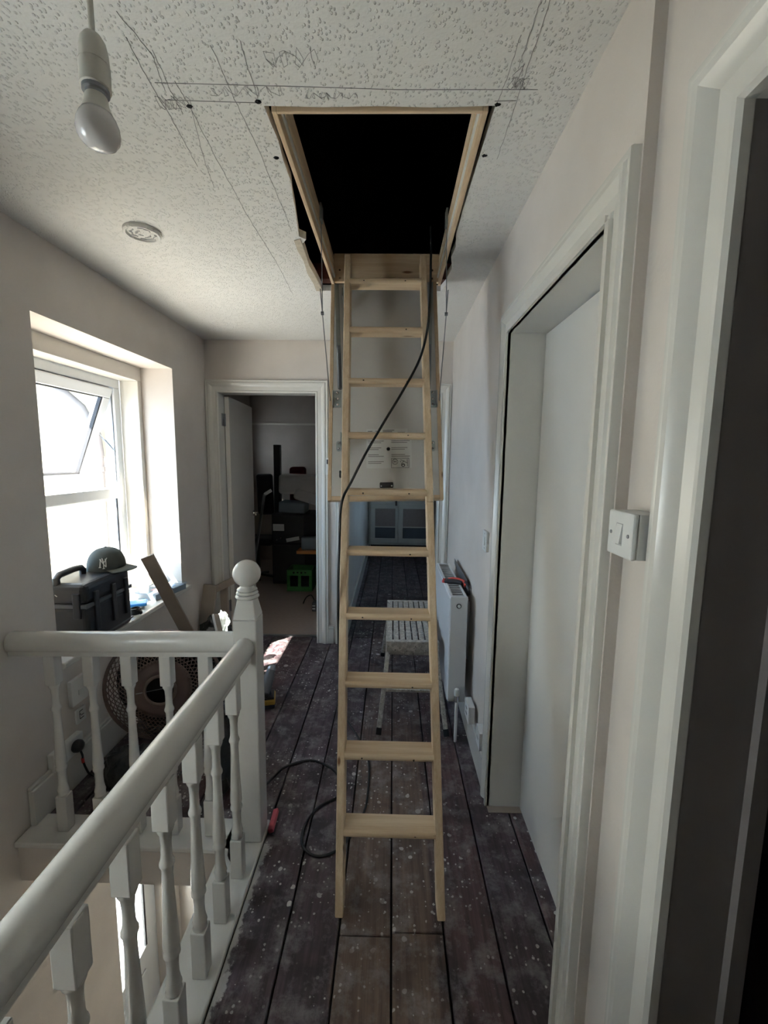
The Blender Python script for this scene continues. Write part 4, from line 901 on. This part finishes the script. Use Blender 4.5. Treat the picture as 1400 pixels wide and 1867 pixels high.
# ---- offcuts in the far corner
for p0, p1, w, h, lab in (((-1.465,3.16,.03),(-1.415,3.255,.56),.105,.024,'wide rough offcut standing in the far corner'), ((-1.350,3.36,.03),(-1.385,3.44,.50),.060,.030,'narrow rough offcut standing next to the wide one'), ((-1.462,3.375,.47),(-1.215,3.425,.59),.055,.022,'rough offcut lying slantwise across the standing offcuts')):
    tag(MB().beam(p0, p1, w, h, (0,1,.2)).build('timber_offcut', MAT['ply'], bevel=.002), lab, 'timber', 'offcuts in the far corner')
tag(MB().blob((-1.30,3.03,.165), (.13,.09,.21), .3, 5, 32, 20, True, 12).build('rubble_sack', MAT['bag'], smooth=True, angle=180), 'small black sack at the foot of the corner offcuts', 'sack')
tag(MB().blob((-1.205,2.95,.38), (.042,.032,.075), .35, 7, 28, 20, False, 21).build('clear_bag', MAT['plastic_bag'], smooth=True, angle=180), 'crumpled clear plastic bag on the small black sack', 'bag')
tag(MB().box(-1.496,-1.470,2.98,3.02,.18,.30).build('black_block', MAT['black'], bevel=.004), 'small black block against the wall below the window board', 'block')

# ================================================================== DARK BEDROOM
cr = thing('bottle_crate', 'green plastic crate on the carpet of the dark bedroom', 'crate', (-1.08, 4.95, .004))
cx0, cx1, cy0, cy1, cz0, cz1 = -1.215, -.92, 4.86, 5.12, .006, .262
G = MAT['green']
MB().box(cx0, cx1, cy0, cy1, cz0, cz0+.018).build('crate_floor', G, cr)
MB().box(cx0, cx1, cy0, cy0+.014, cz1-.070, cz1).build('crate_band', G, cr, bevel=.003); MB().box(cx0, cx1, cy1-.014, cy1, cz1-.070, cz1).build('crate_band', G, cr, bevel=.003)
MB().box(cx0, cx1, cy0, cy0+.014, cz0+.018, cz0+.055).build('crate_band', G, cr, bevel=.003)
MB().box(cx0, cx0+.014, cy0+.014, cy1-.014, cz0+.018, cz1).build('crate_side', G, cr); MB().box(cx1-.014, cx1, cy0+.014, cy1-.014, cz0+.018, cz1).build('crate_side', G, cr)
for x in (cx0, (cx0+cx1)/2-.018, cx1-.036): MB().box(x, x+.036, cy0, cy0+.016, cz0+.055, cz1-.070).build('crate_post', G, cr, bevel=.003)
m = MB()
for k in range(4):
    x = cx0+.07+k*.045; m.box(x, x+.022, cy0-.0006, cy0, cz1-.045+.006*(k % 2), cz1-.022)
m.build('moulded_lettering', MAT['dark'], cr)
MB().box(cx0+.014, cx1-.014, cy0+.02, cy1-.02, cz0+.02, cz1-.12).build('crate_contents', MAT['navy'], cr)
tag(MB().obox((-1.525,5.70,.865), (1,0,0), (0,1,0), (0,0,1), .044, .04, .860).build('tower_speaker', MAT['black'], bevel=.006), 'tall thin black upright among the things in the dark bedroom', 'upright')
ch = thing('office_chair', 'black upholstered chair turned away in the dark bedroom', 'chair', (-1.70, 5.35, .004))
MB().obox((-1.655,5.56,1.08), (1,0,0), (0,1,.1), (0,-.1,1), .105, .04, .27).build('backrest', MAT['navy'], ch, bevel=.035, segs=3); MB().box(-1.84,-1.48,5.18,5.54,.47,.56).build('seat', MAT['navy'], ch, bevel=.03, segs=3)
MB().cyl((-1.70,5.35,.06),(-1.70,5.35,.47),.025,n=12).build('stem', MAT['black'], ch)
for k in range(5): a = 2*math.pi*k/5; MB().beam((-1.70,5.35,.08),(-1.70+.20*math.cos(a),5.35+.20*math.sin(a),.045),.04,.03).build('leg', MAT['black'], ch)
tag(MB().obox((-1.26,5.72,1.19), (1,0,.02), (0,1,0), (0,0,1), .10, .09, .25).build('red_cushion', MAT['darkred'], bevel=.04, segs=3), 'dark red cushion half hidden behind the pale mattress', 'cushion')
mt = thing('mattress', 'pale folded mattress slumped over black furniture in the dark bedroom', 'mattress', (-.95, 5.2, .9))
MB().obox((-.985,5.22,1.24), (1,0,-.02), (0,1,0), (.02,0,1), .36, .20, .115).build('upper_fold', MAT['sheet'], mt, bevel=.04, segs=3); MB().obox((-.83,5.20,1.06), (1,0,-.28), (0,1,0), (.28,0,1), .34, .19, .075).build('lower_fold', MAT['sheet'], mt, bevel=.04, segs=3)
db = thing('desk_unit', 'large black storage unit filling the dark bedroom behind the crate', 'unit', (-1.1, 5.45, .004))
MB().box(-1.46,-.60,5.14,5.62,.006,.88).build('unit_body', MAT['navy'], db, bevel=.01); MB().box(-1.44,-1.06,5.125,5.145,.53,.86).build('drawer_front', MAT['black'], db, bevel=.006); MB().box(-1.44,-1.06,5.125,5.145,.06,.50).build('drawer_front', MAT['black'], db, bevel=.006)
MB().box(-1.44,-1.305,5.119,5.125,.675,.757).build('paper_label', MAT['paper'], db); MB().obox((-1.20,5.118,.575), (1,0,.2), (0,1,0), (-.2,0,1), .080, .004, .022).build('paper_label', MAT['paper'], db)
for x in (-1.395, -1.345): MB().cyl((x,5.125,.56+(x+1.4)*.5),(x,5.118,.56+(x+1.4)*.5),.010,n=10).build('knob', MAT['chrome'], db)
tag(MB().obox((-1.22,5.30,.955), (1,0,-.05), (0,1,0), (.05,0,1), .16, .14, .065).build('storage_tub', MAT['greyp'], bevel=.015), 'grey plastic tub on top of the black storage unit', 'tub')
MB().box(-1.115,-.66,4.93,5.14,.435,.472).build('pull_out_shelf', MAT['orange'], db, bevel=.004)['label'] = 'orange wooden shelf board'
tag(MB().box(-1.07,-.70,4.98,5.08,.473,.625).build('grey_case', MAT['greyp'], bevel=.015), 'grey blue case standing on the orange shelf board', 'case')
pl = thing('folding_ladder', 'grey metal folding frame leaning behind the open bedroom door', 'frame', (-1.58, 4.65, .004))
MB().beam((-1.58,4.62,.01),(-1.445,4.82,1.14),.040,.022,(1,0,0)).build('rail', MAT['steel'], pl); MB().beam((-1.445,4.82,1.14),(-1.37,4.84,1.19),.035,.022,(0,1,0)).build('rail', MAT['steel'], pl)
cg = thing('battery_charger', 'small black battery charger on the bedroom carpet by the door frame', 'charger', (-.745, 4.24, .004))
MB().box(-.80,-.69,4.20,4.30,.005,.10).build('charger_body', MAT['black'], cg, bevel=.01)
m = MB()
for z in (.030, .060): m.box(-.795,-.765,4.199,4.200,z,z+.014)
m.build('charger_label', MAT['paper'], cg)
MB().tube(spline([(-.79,4.30,.09),(-.84,4.38,.12),(-.90,4.42,.08),(-.93,4.40,.02)]), .006, n=8).build('charger_lead', MAT['rubber'], cg, smooth=True)
struct(MB().box(-2.1,-.48,6.375,6.40,2.03,2.06).build('trim_6', MAT['trim']), 'picture rail on the back wall of the dark bedroom')

# ================================================================== FAR ROOM CABINET
cbn = thing('glazed_cabinet', 'cream cabinet with two glazed doors at the end of the far room', 'cabinet', (.12, 7.06, .004))
K = MAT['cab']
MB().box(-.375,.64,6.92,7.28,.16,2.0).build('cabinet_body', K, cbn, bevel=.004); MB().box(-.34,.60,6.95,7.26,.0,.16).build('plinth', MAT['dark'], cbn)
for x0, x1 in ((-.345, .098), (.106, .61)):
    dd = MB().box(x0, x1, 6.895, 6.919, .20, .275).build('cabinet_door', K, cbn, bevel=.003)
    for b_ in ((x0,x1,.76,.84),(x0,x0+.075,.275,.76),(x1-.042,x1,.275,.76),(x0,x1,1.30,1.38),(x0,x0+.075,.84,1.30),(x1-.042,x1,.84,1.30)): MB().box(b_[0], b_[1], 6.895, 6.919, b_[2], b_[3]).build('door_rail', K, dd, bevel=.003)
    MB().box(x0+.075, x1-.042, 6.910, 6.914, .275, .76).build('door_glass', MAT['carpet'], dd)
    MB().box(x0+.075, x1-.042, 6.903, 6.909, .275, .455).build('door_glass', MAT['pipe'], dd); MB().box(x0+.075, x1-.042, 6.899, 6.912, .452, .468).build('glazing_bar', K, dd)
MB().lathe((.062,6.895,.862), [(.006,0),(.006,.012),(.014,.018),(.014,.026),(.004,.030)], 14, (0,-1,0)).build('knob', MAT['black'], cbn, smooth=True)

# ================================================================== LOFT EDGE DEBRIS
tag(MB().blob((-.20,2.60,2.62), (.13,.08,.08), .35, 9, 44, 22, True, 31).build('insulation', MAT['insul'], smooth=True, angle=180), 'dusty grey insulation at the back edge of the hatch', 'insulation', None, 'stuff')
tag(MB().blob((.15,2.60,2.625), (.12,.08,.08), .35, 9, 44, 22, True, 37).build('insulation', MAT['insul'], smooth=True, angle=180), 'dusty brown insulation lump beside the first at the hatch edge', 'insulation', None, 'stuff')
m = MB()
for x in (-.30,): m.box(-1.43, .55, 2.40, 2.46, 2.501, 2.58)
tag(m.build('loft_joist', MAT['brick']), 'dark reddish joist running behind the hatch opening', 'joist')
